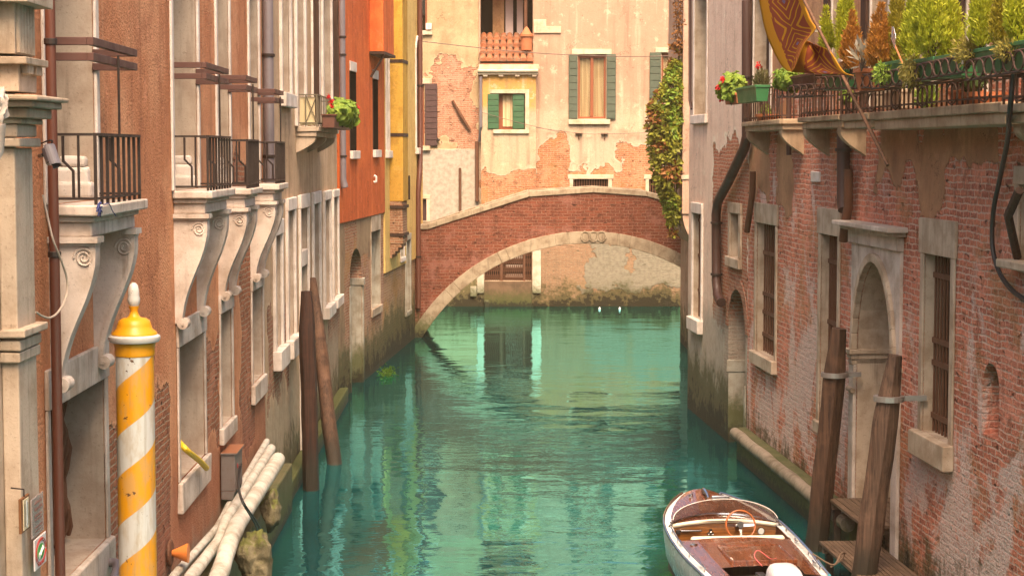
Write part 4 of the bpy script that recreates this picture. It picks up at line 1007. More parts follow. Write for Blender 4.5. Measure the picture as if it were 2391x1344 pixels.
# ================================================================== the brick bridge
def make_bridge():
    fr = BRIDGE; U = lambda x: fr.U(x, 600); Z = lambda y: fr.Z(1300, y)
    b = thing('brick_bridge', 'humped red brick bridge with pale stone arch ring and coping over the canal', 'bridge', fr, (0, 0, 0))
    s = U(1372) - U(1371); cx, cz = U(1372), Z(1013); RE, RI = 477 * s, 449 * s; W = 2.9
    top = [(930, 523), (1000, 523), (1020, 516), (1235, 447), (1386, 437), (1510, 446), (1545, 456), (1740, 517), (1760, 523), (1830, 523)]
    tp = [(U(x), Z(y)) for x, y in top]
    def topz(u):
        for (a, za), (c, zc) in zip(tp, tp[1:]):
            if a <= u <= c: return za + (zc - za) * (u - a) / (c - a)
        return tp[-1][1]
    def arcz(u, R):
        d = R * R - (u - cx) ** 2
        return cz + math.sqrt(d) if d > 0 else -9
    uu = sorted({tp[0][0], tp[-1][0]} | {p[0] for p in tp} | {cx + RE * math.sin(rad(t)) for t in range(-70, 71, 2)}); uu = [u for u in uu if tp[0][0] <= u <= tp[-1][0]]
    ct = .17
    def face_wall(y0, y1, R):
        m = MB()
        for a, c in zip(uu, uu[1:]):
            ba, bc = max(-1.5, arcz(a, R)), max(-1.5, arcz(c, R)); ta, tc = topz(a) - ct, topz(c) - ct
            for yy in (y0, y1): m.face([(a, yy, ba), (c, yy, bc), (c, yy, tc), (a, yy, ta)])
            m.face([(a, y0, ta), (c, y0, tc), (c, y1, tc), (a, y1, ta)]); m.face([(a, y0, ba), (c, y0, bc), (c, y1, bc), (a, y1, ba)])
        return m
    br = wall_mat('bridge_brick', ((.4, .25, .15),) * 3, ((.19, .056, .030), (.11, .034, .021), (.28, .16, .11), .28, .10, .009), all_brick=True, moss=.55)
    face_wall(0, .35, RE - .05).build('parapet_wall', br, b); face_wall(W - .35, W, RE - .05).build('parapet_wall', br, b)
    for (y0, y1) in ((-.05, .42), (W - .42, W + .05)):
        m = MB()
        for (a, za), (c, zc) in zip(tp, tp[1:]):
            n = max(1, int((c - a) / 1.1))
            for k in range(n):
                p, q = a + (c - a) * k / n + .004, a + (c - a) * (k + 1) / n - .004
                zp, zq = topz(p), topz(q); e = RND.uniform(-.006, .006)
                m.prism([(p, zp - ct), (q, zq - ct), (q, zq + e), (p, zp + e)], y0 + e, y1 + e, 1)
            m.prism([(a, za - ct + .002), (c, zc - ct + .002), (c, zc - .02), (a, za - .02)], y0 + .02, y1 - .02, 1)
        m.build('coping', M['arch_stone'], b, bev=.018)
    def ring(R0, R1, y0, y1, t0, t1, m, n=6):
        A_ = [(cx + R0 * math.sin(t0 + (t1 - t0) * i / n), cz + R0 * math.cos(t0 + (t1 - t0) * i / n)) for i in range(n + 1)]; B_ = [(cx + R1 * math.sin(t0 + (t1 - t0) * i / n), cz + R1 * math.cos(t0 + (t1 - t0) * i / n)) for i in range(n + 1)]
        m.prism(A_ + B_[::-1], y0, y1, 1)
    def ang(x): return math.asin(max(-.999, min(.999, (U(x) - cx) / RE)))
    cuts = [931, 961, 1038, 1057, 1160, 1179, 1294, 1326, 1444, 1474, 1583, 1607, 1700, 1722, 1790, 1815]
    for (y0, y1) in ((-.075, .30), (W - .30, W + .075)):
        m = MB()
        for xa, xb in zip(cuts, cuts[1:]):
            e = RND.uniform(0, .014); ring(RI + RND.uniform(-.008, .008), RE, y0 + e, y1 - e, ang(xa) + .0012, ang(xb) - .0012, m)
        ring(RI + .02, RE - .02, y0 + .025, y1 - .025, ang(931), ang(1815), m, 40)
        m.build('arch_ring', M['arch_stone'], b, bev=.014)
    m = MB(); ring(RI + .03, RI + .4, .301, W - .301, ang(931), ang(1815), m, 40); m.build('vault', br, b)
    m = MB()
    for (a, za), (c, zc) in zip(tp, tp[1:]): m.prism([(a, max(arcz(a, RE), -1.5) if False else za - 1.45), (c, zc - 1.45), (c, zc - 1.02), (a, za - 1.02)], .351, W - .351, 1)
    m.build('deck', M['stone_warm'], b)
    # three little shields in wreaths on the keystone
    for x in (1366, 1385, 1404):
        u, z = U(x), Z(553); k = MB(); w_ = .092
        k.prism([(u - w_, z + .10), (u + w_, z + .10), (u + w_, z - .02), (u + .06, z - .09), (u, z - .13), (u - .06, z - .09), (u - w_, z - .02)], -.105, -.06, 1)
        k.tube([(u + .135 * math.cos(t * .35), -.078, z + .01 + .165 * math.sin(t * .35)) for t in range(19)], [.024 + .008 * (t % 2) for t in range(19)], 6)
        for q in (-1, 1): k.tube([(u + q * .05, -.08, z + .15), (u + q * .09, -.09, z + .18), (u + q * .13, -.08, z + .13)], .016, 5)
        k.build('shield', M['arch_stone'], b, bev=.008)
make_bridge()

# ================================================================== posts in the water
def blob(c, r, seed, amp=.25, fq=1.6, sub=4):
    bm = bmesh.new(); bmesh.ops.create_icosphere(bm, subdivisions=sub, radius=1); o = Vector((seed * 3.7, seed * 1.3, seed * 2.1)); vs = []
    for v in bm.verts:
        q = v.co; k = 1 + amp * mnoise.noise(q * fq + o) + amp * .5 * mnoise.noise(q * fq * 2.7 + o) + amp * .2 * mnoise.noise(q * fq * 7 + o)
        vs.append((c[0] + q.x * r[0] * k, c[1] + q.y * r[1] * k, c[2] + q.z * r[2] * k))
    f = [[v.index for v in f.verts] for f in bm.faces]; bm.free()
    return vs, f
M['post1'] = wood_mat('wet_dark_post', (.050, .019, .011), (.018, .008, .006), wet=.5)
M['post2'] = wood_mat('brown_weathered_post', (.105, .055, .032), (.034, .017, .011), wet=.45)
M['post3'] = wood_mat('grey_brown_post', (.135, .08, .052), (.042, .023, .016), wet=.7)
def post(label, pb, pt, rb, rm, rt, mat, cut=.5, ring=None, group=None, flat=1.0):
    base = Vector((pb.x, pb.y, 0)); o = thing('mooring_post', label, 'mooring post', WORLD, base, group)
    d = pt - pb; lo = pb - d * (1.6 / max(d.z, .1)); n = 26; path = []; rs = []
    for i in range(n + 1):
        t = i / n; p = lo.lerp(pt, t); p += Vector((mnoise.noise(p * .9), mnoise.noise(p * .9 + Vector((5, 0, 0))), 0)) * .025
        L = (pt - p).length
        r = rb + (rm - rb) * t if L > cut else rm + (rt - rm) * (1 - L / cut) ** 1.1
        path.append(p); rs.append(r * (1 + .05 * mnoise.noise(Vector((0, 0, t * 9)) + pb)))
    m = MB(); sg = 14; m.tube(path, rs, sg)
    for k in range(0, len(m.v)):       # a hewn, not perfectly round section
        i, a = divmod(k, sg)
        if i <= n:
            c = path[i]; q = Vector(m.v[k]) - c; m.v[k] = tuple(c + q * (1 + .07 * math.sin(a * 2.4 + pb.x * 9) + .04 * mnoise.noise(Vector((a * 1.3, i * .4, pb.y)))))
    m.build('pole', mat, o, smooth=True, ang=50)
    if ring:
        t = (ring - lo.z) / (pt.z - lo.z); c = lo.lerp(pt, t); r = rm * 1.10
        k = MB().lathe([(r, -.035), (r + .02, -.035), (r + .02, .035), (r, .035)], c, 22)
        wl = RIGHT.loc(c); tgt = RIGHT.M @ Vector((wl.x, 0.02, c.z)); dd = (tgt - c).normalized(); side = Vector((-dd.y, dd.x, 0)) * .02
        pts = [c + dd * r - side, tgt - side, tgt + side, c + dd * r + side]
        for a in (0,): k.raw([(p.x, p.y, p.z + h_) for h_ in (-.035, .035) for p in pts], [(0, 1, 2, 3), (4, 5, 6, 7), (0, 1, 5, 4), (1, 2, 6, 5), (2, 3, 7, 6), (3, 0, 4, 7)])
        k.build('iron_ring', M['greymetal'], o)
    return o
M['greymetal'] = paint_mat('galvanised_band', (.30, .26, .24), .5, .4, (.2, .1, .06), .5)
pb = ground(727, 1143); post('nearly black square topped post, the straighter of two by the left wall', pb, at(715, 679, pb.y), .14, .14, .09, M['post1'], .75)
pb = ground(779, 1083); pt = at(729, 650, 36.4); post('brown leaning post beside the dark straight one at the left wall', pb, pt, .14, .13, .075, M['post2'], 1.2)
pb = ground(1903, 1283); post('thick weathered post leaning beside the boat with a band on top, farther from us', pb, at(1961, 766, 27.2), .165, .165, .105, M['post2'], .75, at(1945, 875, 27.2).z)
pb = at(2006, 1418, 24.0); post('grey brown post with split pointed top in front of the stone portal', Vector((pb.x, pb.y, 0)), at(2090, 828, 23.9), .17, .165, .09, M['post3'], .9, at(2085, 930, 23.9).z)

def striped_pole():
    d = 16.0; c = at(317, 1000, d); c = Vector((c.x, c.y, 0)); s = d / 4300
    z = lambda y: at(317, y, d).z - .0
    o = thing('striped_mooring_pole', 'yellow and white spiral striped mooring pole with white acorn finial', 'mooring pole', WORLD, c)
    N = NT('spiral_stripe_paint'); co = N.co(); x, y, zz = N.sep(co)
    an = N.math('DIVIDE', N.math('ARCTAN2', y, x), 2 * math.pi); P = 211 * s
    ph = N.math('FRACT', N.math('ADD', N.math('SUBTRACT', N.math('DIVIDE', zz, P), an), .12))
    wob = N.noise(co, 22, 3); st = N.step(N.math('ADD', ph, N.math('MULTIPLY', wob, .012)), .545, .56)
    e2 = N.step(N.math('ADD', ph, N.math('MULTIPLY', wob, .012)), .015, .0)
    f = N.math('MAXIMUM', st, e2)
    col = N.mix(f, (.62, .275, .005), (.50, .50, .47))
    ch = N.noise(co, 9, 5, .65); ch2 = N.noise(N.vmul(co, (14, 14, 5)), 1, 4, .6)
    col = N.mix(N.step(ch2, .42, .66, 0, .45), col, (.36, .26, .14)); col = N.mix(N.step(N.noise(N.vmul(co, (20, 20, 1.2)), 1, 4, .6), .52, .70, 0, .4), col, (.25, .19, .12)); col = N.mix(N.step(ch, .645, .67), col, (.10, .045, .02))
    mt = N.fin(col, N.step(ch2, .3, .7, .32, .55), N.bump(N.noise(co, 30, 3), .1, .004), .45)
    R0 = 44.5 * s
    MB().lathe([(R0, -1.5), (R0, .3), (R0 * .995, z(830))], c, 40).build('shaft', mt, o, smooth=True)
    yl = paint_mat('yellow_enamel', (.62, .275, .005), .4, .25, (.12, .06, .02)); wh = paint_mat('chipped_white_enamel', (.52, .50, .46), .4, .6, (.12, .05, .03))
    k = s
    MB().lathe([(R0 * .97, z(830)), (45.5 * k, z(829)), (47 * k, z(822)), (46 * k, z(812)), (48 * k, z(806)), (49 * k, z(799))], c, 40).build('collar', yl, o, smooth=True)
    MB().lathe([(49 * k, z(798.5)), (57 * k, z(797)), (60.5 * k, z(790)), (60 * k, z(784)), (54 * k, z(780.5))], c, 40).build('rim', wh, o, smooth=True)
    MB().lathe([(53 * k, z(780)), (52 * k, z(775)), (42 * k, z(767)), (39.5 * k, z(758)), (36 * k, z(748)), (29 * k, z(743)), (17 * k, z(741)), (13 * k, z(738)), (9.5 * k, z(730)), (9 * k, z(724)), (12 * k, z(717)), (12.5 * k, z(714.5))], c, 40).build('cap', yl, o, smooth=True, ang=60)
    MB().lathe([(10 * k, z(714)), (14 * k, z(706)), (14.6 * k, z(697)), (13 * k, z(690.5)), (13 * k, z(689)), (12.6 * k, z(678)), (10 * k, z(666)), (5 * k, z(660.5)), (.5 * k, z(659))], c, 28).build('acorn', wh, o, smooth=True, ang=60)
striped_pole()

# ================================================================== things along the foot of the left wall
def left_foot():
    L = LEFT
    def P(x, y, n): h = L.hit(x, y, n); return Vector((h.x, -n, h.z))
    wp = stone_mat('white_lagged_pipe', (.50, .48, .42), (.33, .29, .23), .5, sc=1.6)
    for lab, n, r, pts in (
        ('thin white pipe against the wall, topmost of three above the rocks', .13, .050, [(623, 1030), (535, 1180), (507, 1232), (414, 1335), (380, 1375)]),
        ('middle white pipe of three running low along the brown wall', .31, .072, [(633, 1047), (528, 1214), (511, 1263), (449, 1341), (420, 1380)]),
        ('fat white pipe lying outermost, just above the mossy rocks', .53, .105, [(649, 1072), (552, 1228), (532, 1276), (516, 1330), (495, 1375)])):
        p = [P(x, y, n) for x, y in pts]; base = p[0]; q = []
        for a, b in zip(p, p[1:]):
            for k in range(4): q.append(a.lerp(b, k / 4))
        q.append(p[-1])
        m = MB().tube(q, [r * (1 + .04 * math.sin(i * 1.7)) for i in range(len(q))], 16)
        tag(m.build('white_pipe', wp, None, L, base, smooth=True, ang=60), lab, 'pipe')
    A.part(MB().box(A.U(200, 900), A.U(640, 1000), -.30, -.002, -1.2, .78, jit=.02), 'quay_ledge', M['mossledge'], bev=.03)
    B.part(MB().box(B.U(642, 1000), B.U(795, 900) - .3, -.20, -.002, -1.2, .34, jit=.02), 'quay_ledge', M['mossledge'], bev=.03)
    N = NT('mossy_rock'); co = N.co(); x, y, z = N.sep(co); a = N.noise(co, 5, 6, .65); g = N.n('ShaderNodeNewGeometry', out='Normal'); gx, gy, gz = N.sep(g)
    col = N.mix(N.step(a, .35, .65), (.20, .17, .10), (.07, .06, .03)); col = N.mix(N.step(N.math('ADD', N.math('MULTIPLY', gz, .3), a), .62, .75, 0, .8), col, (.10, .11, .02))
    col = N.mix(N.step(N.math('ADD', z, N.math('MULTIPLY', a, .4)), .35, .1), col, (.015, .014, .01))
    mr = N.fin(col, .85, N.bump(N.noise(co, 9, 6, .7), .9, .05))
    for lab, (x_, y_), n, r, sd in (('rounded mossy stone at the water edge, nearer of two under the pipes', (594, 1303), .78, (.30, .19, .36), 3), ('wedge shaped mossy stone under the end of the fat pipe', (634, 1188), .62, (.24, .14, .27), 8)):
        c = P(x_, y_, n); vs, f = blob(c, r, sd, .45, 1.2); m = MB(); m.raw(vs, f)
        tag(m.build('mossy_rock', mr, None, L, c - Vector((0, 0, r[2])), smooth=True, ang=80), lab, 'rock')
    # grey switch box with red plugs and two black leads
    u0 = L.U(512, 1100); o_ = .21; z1, z0 = L.Z(530, 1060, .1), L.Z(530, 1167, .1)
    bx = thing('electrical_box', 'grey metal switch box with rusty top on the brown wall', 'box', L, (u0, 0, z0))
    gm = NT('grey_box_metal'); co = gm.co(); g = gm.n('ShaderNodeNewGeometry', out='Normal'); gx, gy, gz = gm.sep(g); a = gm.noise(co, 8, 5, .65)
    col = gm.mix(gm.step(a, .45, .75, 0, .5), (.16, .135, .125), (.11, .07, .05)); col = gm.mix(gm.step(gm.math('ADD', gz, gm.math('MULTIPLY', a, .6)), .9, 1.25), col, (.30, .12, .055))
    gb = gm.fin(col, .6, None, .4, .2)
    MB().box(u0, u0 + .72, -o_, -.02, z0 + .12, z1).prism([(-o_, z0 + .119), (-.02, z0 + .119), (-.02, z0), (-o_ + .03, z0)], u0 + .005, u0 + .715, 0).build('case', gb, bx, bev=.01)
    MB().box(u0 - .02, u0 + .74, -o_ - .03, -.02, z1 + .001, z1 + .025).build('lid', gb, bx, bev=.004)
    for k in (0, 1): MB().lathe([(.035, 0), (.035, .05), (.02, .07)], (u0 + .25 + .16 * k, -o_ - .005, z0 + .42 - .06 * k), 12, axis='y').build('plug', M['redplastic'], bx)
    for k in range(2):
        p = [Vector((u0 + .3 + .2 * k, -o_ - .02, z0 + .40)), P(556 + 2 * k, 1130, .42), P(565 + 3 * k, 1170, .72), P(592 + 6 * k, 1215, .73), P(603 + 9 * k, 1240, .60)]
        sm = catmull(p, 6)
        tag(MB().tube(sm, .011, 6).build('black_cable', M['rubber'], None, L, p[0]), ['thin black lead from the switch box down to the rocks, inner one', 'thin black lead from the switch box down to the rocks, outer one'][k], 'cable', 'leads from the switch box')
    # yellow hose hanging out of a window
    p = [P(408, 1016, -.25), P(414, 1026, -.12), P(424, 1038, .02), P(440, 1054, .10), P(466, 1075, .13), P(482, 1092, .14)]
    tag(MB().tube(catmull(p, 5), .036, 10).build('yellow_hose', plain('yellow_rubber', (.62, .42, .02), .45), None, L, p[-1], smooth=True), 'short yellow hose poking out over a stone window sill', 'hose')
    # orange lamp on a ring plate
    c = P(400, 1290, .05); lp = thing('wall_lamp', 'small orange cone shaped lamp on a rusty wall ring', 'lamp', L, c)
    MB().lathe([(.13, 0), (.15, .01), (.15, .03), (.10, .035)], (c.x, -.06, c.z), 18, axis='y').build('ring_plate', M['rust'], lp)
    m = MB(); m.lathe([(.11, -.19), (.105, -.17), (.05, -.05), (.03, 0)], (c.x, -.05, c.z + .0), 16, axis='y'); m.build('cone', plain('orange_plastic', (.62, .19, .04), .5), lp, smooth=True)
    c = P(268, 1330, .14); tag(MB().tube(catmull([c + Vector((-.6, .02, -.25)), c + Vector((-.1, -.02, -.03)), c + Vector((.08, 0, .04)), c + Vector((.12, .12, .05))], 5), .045, 10).build('pipe_elbow', M['greypipe'], None, L, c, smooth=True), 'grey metal pipe elbow low on the wall behind the striped pole', 'pipe')
def catmull(P, n):
    P = [Vector(p) for p in P]; out = []; Q = [P[0] * 2 - P[1]] + P + [P[-1] * 2 - P[-2]]
    for i in range(1, len(Q) - 2):
        a, b, c, d = Q[i - 1:i + 3]
        for k in range(n):
            t = k / n; out.append(.5 * ((2 * b) + (c - a) * t + (2 * a - 5 * b + 4 * c - d) * t * t + (3 * b - a - 3 * c + d) * t ** 3))
    out.append(P[-1]); return out
M['redplastic'] = plain('red_plastic', (.45, .03, .02), .4)
M['rubber'] = plain('black_rubber', (.012, .012, .012), .5)
left_foot()

def left_edge_things():
    L = LEFT
    def P(x, y, n): h = L.hit(x, y, n); return Vector((h.x, -n, h.z))
    # surveillance camera
    c = P(118, 365, .26); cm = thing('security_camera', 'small grey bullet security camera fixed beside the brown downpipe', 'camera', L, c)
    ax = Vector((-.30, -.35, -.88)).normalized()
    def tb(a, b, r, m): m.tube([c + ax * a, c + ax * b], r, 18)
    m = MB(); m.tube([c - ax * .075, c - ax * .07, c + ax * .05], [.035, .048, .050], 20); m.build('body', M['camgrey'], cm, smooth=True)
    m = MB(); m.tube([c + ax * .0501, c + ax * .056], [.049, .047], 20); m.build('lens', M['glass'], cm)
    h = MB(); n = 12
    for s_ in (.052, .058):
        pass
    t1 = ax.cross(Vector((0, 1, 0))).normalized(); t2 = ax.cross(t1); vs = []
    for a_ in (-.08, .085):
        for rr in (.053, .058):
            for k in range(n + 1):
                an = math.pi * (k / n) * 1.2 - .3; vs.append(c + ax * a_ + t1 * rr * math.cos(an) + t2 * rr * math.sin(an))
    f = []
    q = n + 1
    for k in range(n): f += [(k, k + 1, 2 * q + k + 1, 2 * q + k), (q + k, 3 * q + k, 3 * q + k + 1, q + k + 1), (k, q + k, q + k + 1, k + 1), (2 * q + k, 2 * q + k + 1, 3 * q + k + 1, 3 * q + k)]
    h.raw(vs, f); h.build('hood', M['camgrey'], cm)
    MB().tube([c - ax * .05, P(100, 362, .2), P(92, 364, .1)], .016, 8).build('arm', M['camdark'], cm)
    p = [c - ax * .07, c + Vector((.02, -.01, .11)), c + Vector((-.03, .0, .12)), P(95, 335, .15)]
    MB().tube(catmull(p, 5), .006, 6).build('lead', M['rubber'], cm)
    # cream cable loop across the pipe
    p = [P(100, 455, .14), P(112, 510, .18), P(124, 560, .22), P(140, 600, .25), P(156, 650, .27), P(155, 690, .27), P(138, 725, .27), P(118, 741, .26), P(100, 738, .24), P(84, 728, .22)]
    tag(MB().tube(catmull(p, 5), .0085, 8).build('cream_cable', plain('cream_plastic', (.52, .42, .32), .5), None, L, p[0], smooth=True), 'loose cream cable looping over the brown downpipe at left', 'cable')
    # blue rope tied on the first balcony's edge
    c = P(226, 486, OA + .03); m = MB()
    for k in range(7):
        a_ = k * .9; m.tube(catmull([c, c + Vector((.05 * math.cos(a_), -.03, .04 * math.sin(a_) + .01)), c + Vector((.10 * math.cos(a_ + .5), -.02, .05 * math.sin(a_ + .5) - .02)), c + Vector((.02, -.02, -.01))], 4), .006, 5)
    m.tube(catmull([c, c + Vector((.3, -.03, .03)), c + Vector((.45, -.03, -.03)), c + Vector((.6, -.03, -.08))], 5), .005, 5)
    tag(m.build('blue_rope', plain('blue_rope_fibre', (.04, .05, .16), .8), None, L, c), 'scrap of dark blue rope knotted to the balcony railing', 'rope')
    # plates and thermometer on the stone pilaster: panels parallel to the facade
    n = .34; u0, u1 = L.U(76, 1240, n), L.U(103, 1240, n); z1, z0 = L.Z(76, 1165, n), L.Z(76, 1258, n)
    perspex = NT('clear_perspex'); a = perspex.n('ShaderNodeBsdfTransparent', {'Color': (.86, .80, .78, 1)}); b_ = perspex.n('ShaderNodeBsdfPrincipled', {'Base Color': (.5, .44, .42, 1), 'Roughness': .15}); perspex.t.links.new(perspex.n('ShaderNodeMixShader', {0: .45, 1: a, 2: b_}), perspex.out.inputs[0])
    s = thing('perspex_notice', 'clear perspex notice with faint dark script beside the thermometer', 'sign', L, (u0, -n, z0))
    MB().box(u0, u1, -n, -n + .012, z0, z1).build('plate', perspex.mat, s, bev=.002)
    m = MB(); W_, Hh = u1 - u0, z1 - z0
    for (row, h_) in ((.82, .07), (.66, .07), (.50, .05), (.40, .05), (.22, .03), (.12, .02)):
        x = .22
        while x < .80:
            w_ = RND.uniform(.03, .09); zz = z0 + Hh * row
            m.tube([(u0 + W_ * x, -n - .002, zz), (u0 + W_ * (x + w_ * .4), -n - .002, zz + Hh * h_ * RND.uniform(.4, 1)), (u0 + W_ * (x + w_ * .6), -n - .002, zz), (u0 + W_ * (x + w_), -n - .002, zz + Hh * h_ * .4)], .0035, 4); x += w_ + .03
    m.build('script', plain('dark_ink', (.10, .05, .04), .7), s)
    z1b, z0b = L.Z(76, 1262, n), L.Z(76, 1335, n)
    s = thing('round_badge_sign', 'white square sign with a green disc badge below the perspex notice', 'sign', L, (u0, -n, z0b))
    MB().box(u0, u1, -n - .014, -n - .002, z0b, z1b).build('plate', plain('white_acrylic', (.66, .60, .58), .3), s, bev=.003)
    uc, zc = (u0 + u1) / 2, (z0b + z1b) / 2 - .0; y_ = -n - .0145; ru, rz = (u1 - u0) * .30, (z1b - z0b) * .25
    def disc(m, a, b, y0, seg=28): m.prism([(uc + a * math.cos(2 * math.pi * k / seg), zc + b * math.sin(2 * math.pi * k / seg)) for k in range(seg)], y0 - .003, y0, 1)
    m = MB(); disc(m, ru, rz, y_); m.build('disc', plain('badge_green', (.02, .30, .035), .4), s)
    m = MB(); dx, dz = ru * .5, rz * .5
    m.tube([(uc - dx, y_ - .004, zc - dz * .7), (uc - dx * .4, y_ - .004, zc - dz * .2), (uc + dx * .4, y_ - .004, zc + dz * .5), (uc + dx, y_ - .004, zc + dz * .7)], .011, 6); m.lathe([(.024, -.002), (.024, .002)], (uc - dx, y_ - .004, zc - dz * .8), 12, axis='y'); m.lathe([(.02, -.002), (.02, .002)], (uc + dx, y_ - .004, zc + dz * .7), 12, axis='y')
    m.build('emblem', plain('badge_white', (.7, .72, .66), .4), s)
    red = plain('badge_red', (.45, .05, .03), .5); m = MB()
    for kk in (1.25, 1.5): m.tube([(uc + ru * kk * math.cos(t * .2), y_ - .001, zc + rz * kk * 1.15 * math.sin(t * .2)) for t in range(32)], .0035, 4)
    for k in range(4): m.lathe([(.013, -.001), (.013, .001)], (uc + (k - 1.5) * .05, y_ - .003, zc - rz * 1.48), 6, axis='y')
    for k in range(3): m.box(uc + (k - 1) * .045 - .016, uc + (k - 1) * .045 + .016, y_ - .003, y_, zc + rz * 1.38, zc + rz * 1.62)
    m.build('ring_lettering', red, s)
    n2 = .37; u0, u1 = L.U(50, 1200, n2), L.U(70, 1200, n2); z1, z0 = L.Z(50, 1165, n2), L.Z(50, 1247, n2)
    t = thing('thermometer', 'narrow brown framed wall thermometer with a pale scale at left', 'thermometer', L, (u0, -n2, z0))
    MB().box(u0, u1, -n2, -n2 + .02, z0, z1).build('back_board', wood_mat('thermometer_wood', (.22, .09, .03), (.12, .05, .02)), t, bev=.003)
    a, b = u0 + (u1 - u0) * .18, u1 - (u1 - u0) * .18
    MB().box(a, b, -n2 - .005, -n2 - .0005, z0 + .015, z1 - .015).build('scale', plain('ivory', (.62, .52, .34), .5), t)
    m = MB(); 
    for k in range(18):
        zz = z0 + .04 + (z1 - z0 - .09) * k / 17; m.box(a + .02, a + .05, -n2 - .0065, -n2 - .0052, zz - .0015, zz + .0015); m.box(b - .05, b - .02, -n2 - .0065, -n2 - .0052, zz - .0015, zz + .0015)
    m.build('tick_marks', plain('tick_ink', (.05, .04, .03), .6), t)
    MB().tube([((a + b) / 2, -n2 - .008, z0 + .03), ((a + b) / 2, -n2 - .008, z1 - .03)], .005, 8).build('tube', plain('thermometer_glass', (.35, .40, .42), .1), t)
    MB().tube([((a + b) / 2, -n2 + .01, z1), ((a + b) / 2, -n2 + .01, z1 + .05), ((a + b) / 2, -n2 + .10, z1 + .06)], .006, 6).build('hook', M['iron'], t)
M['camgrey'] = plain('camera_grey', (.19, .17, .18), .4)
M['camdark'] = plain('camera_bracket', (.04, .03, .03), .5)
left_edge_things()

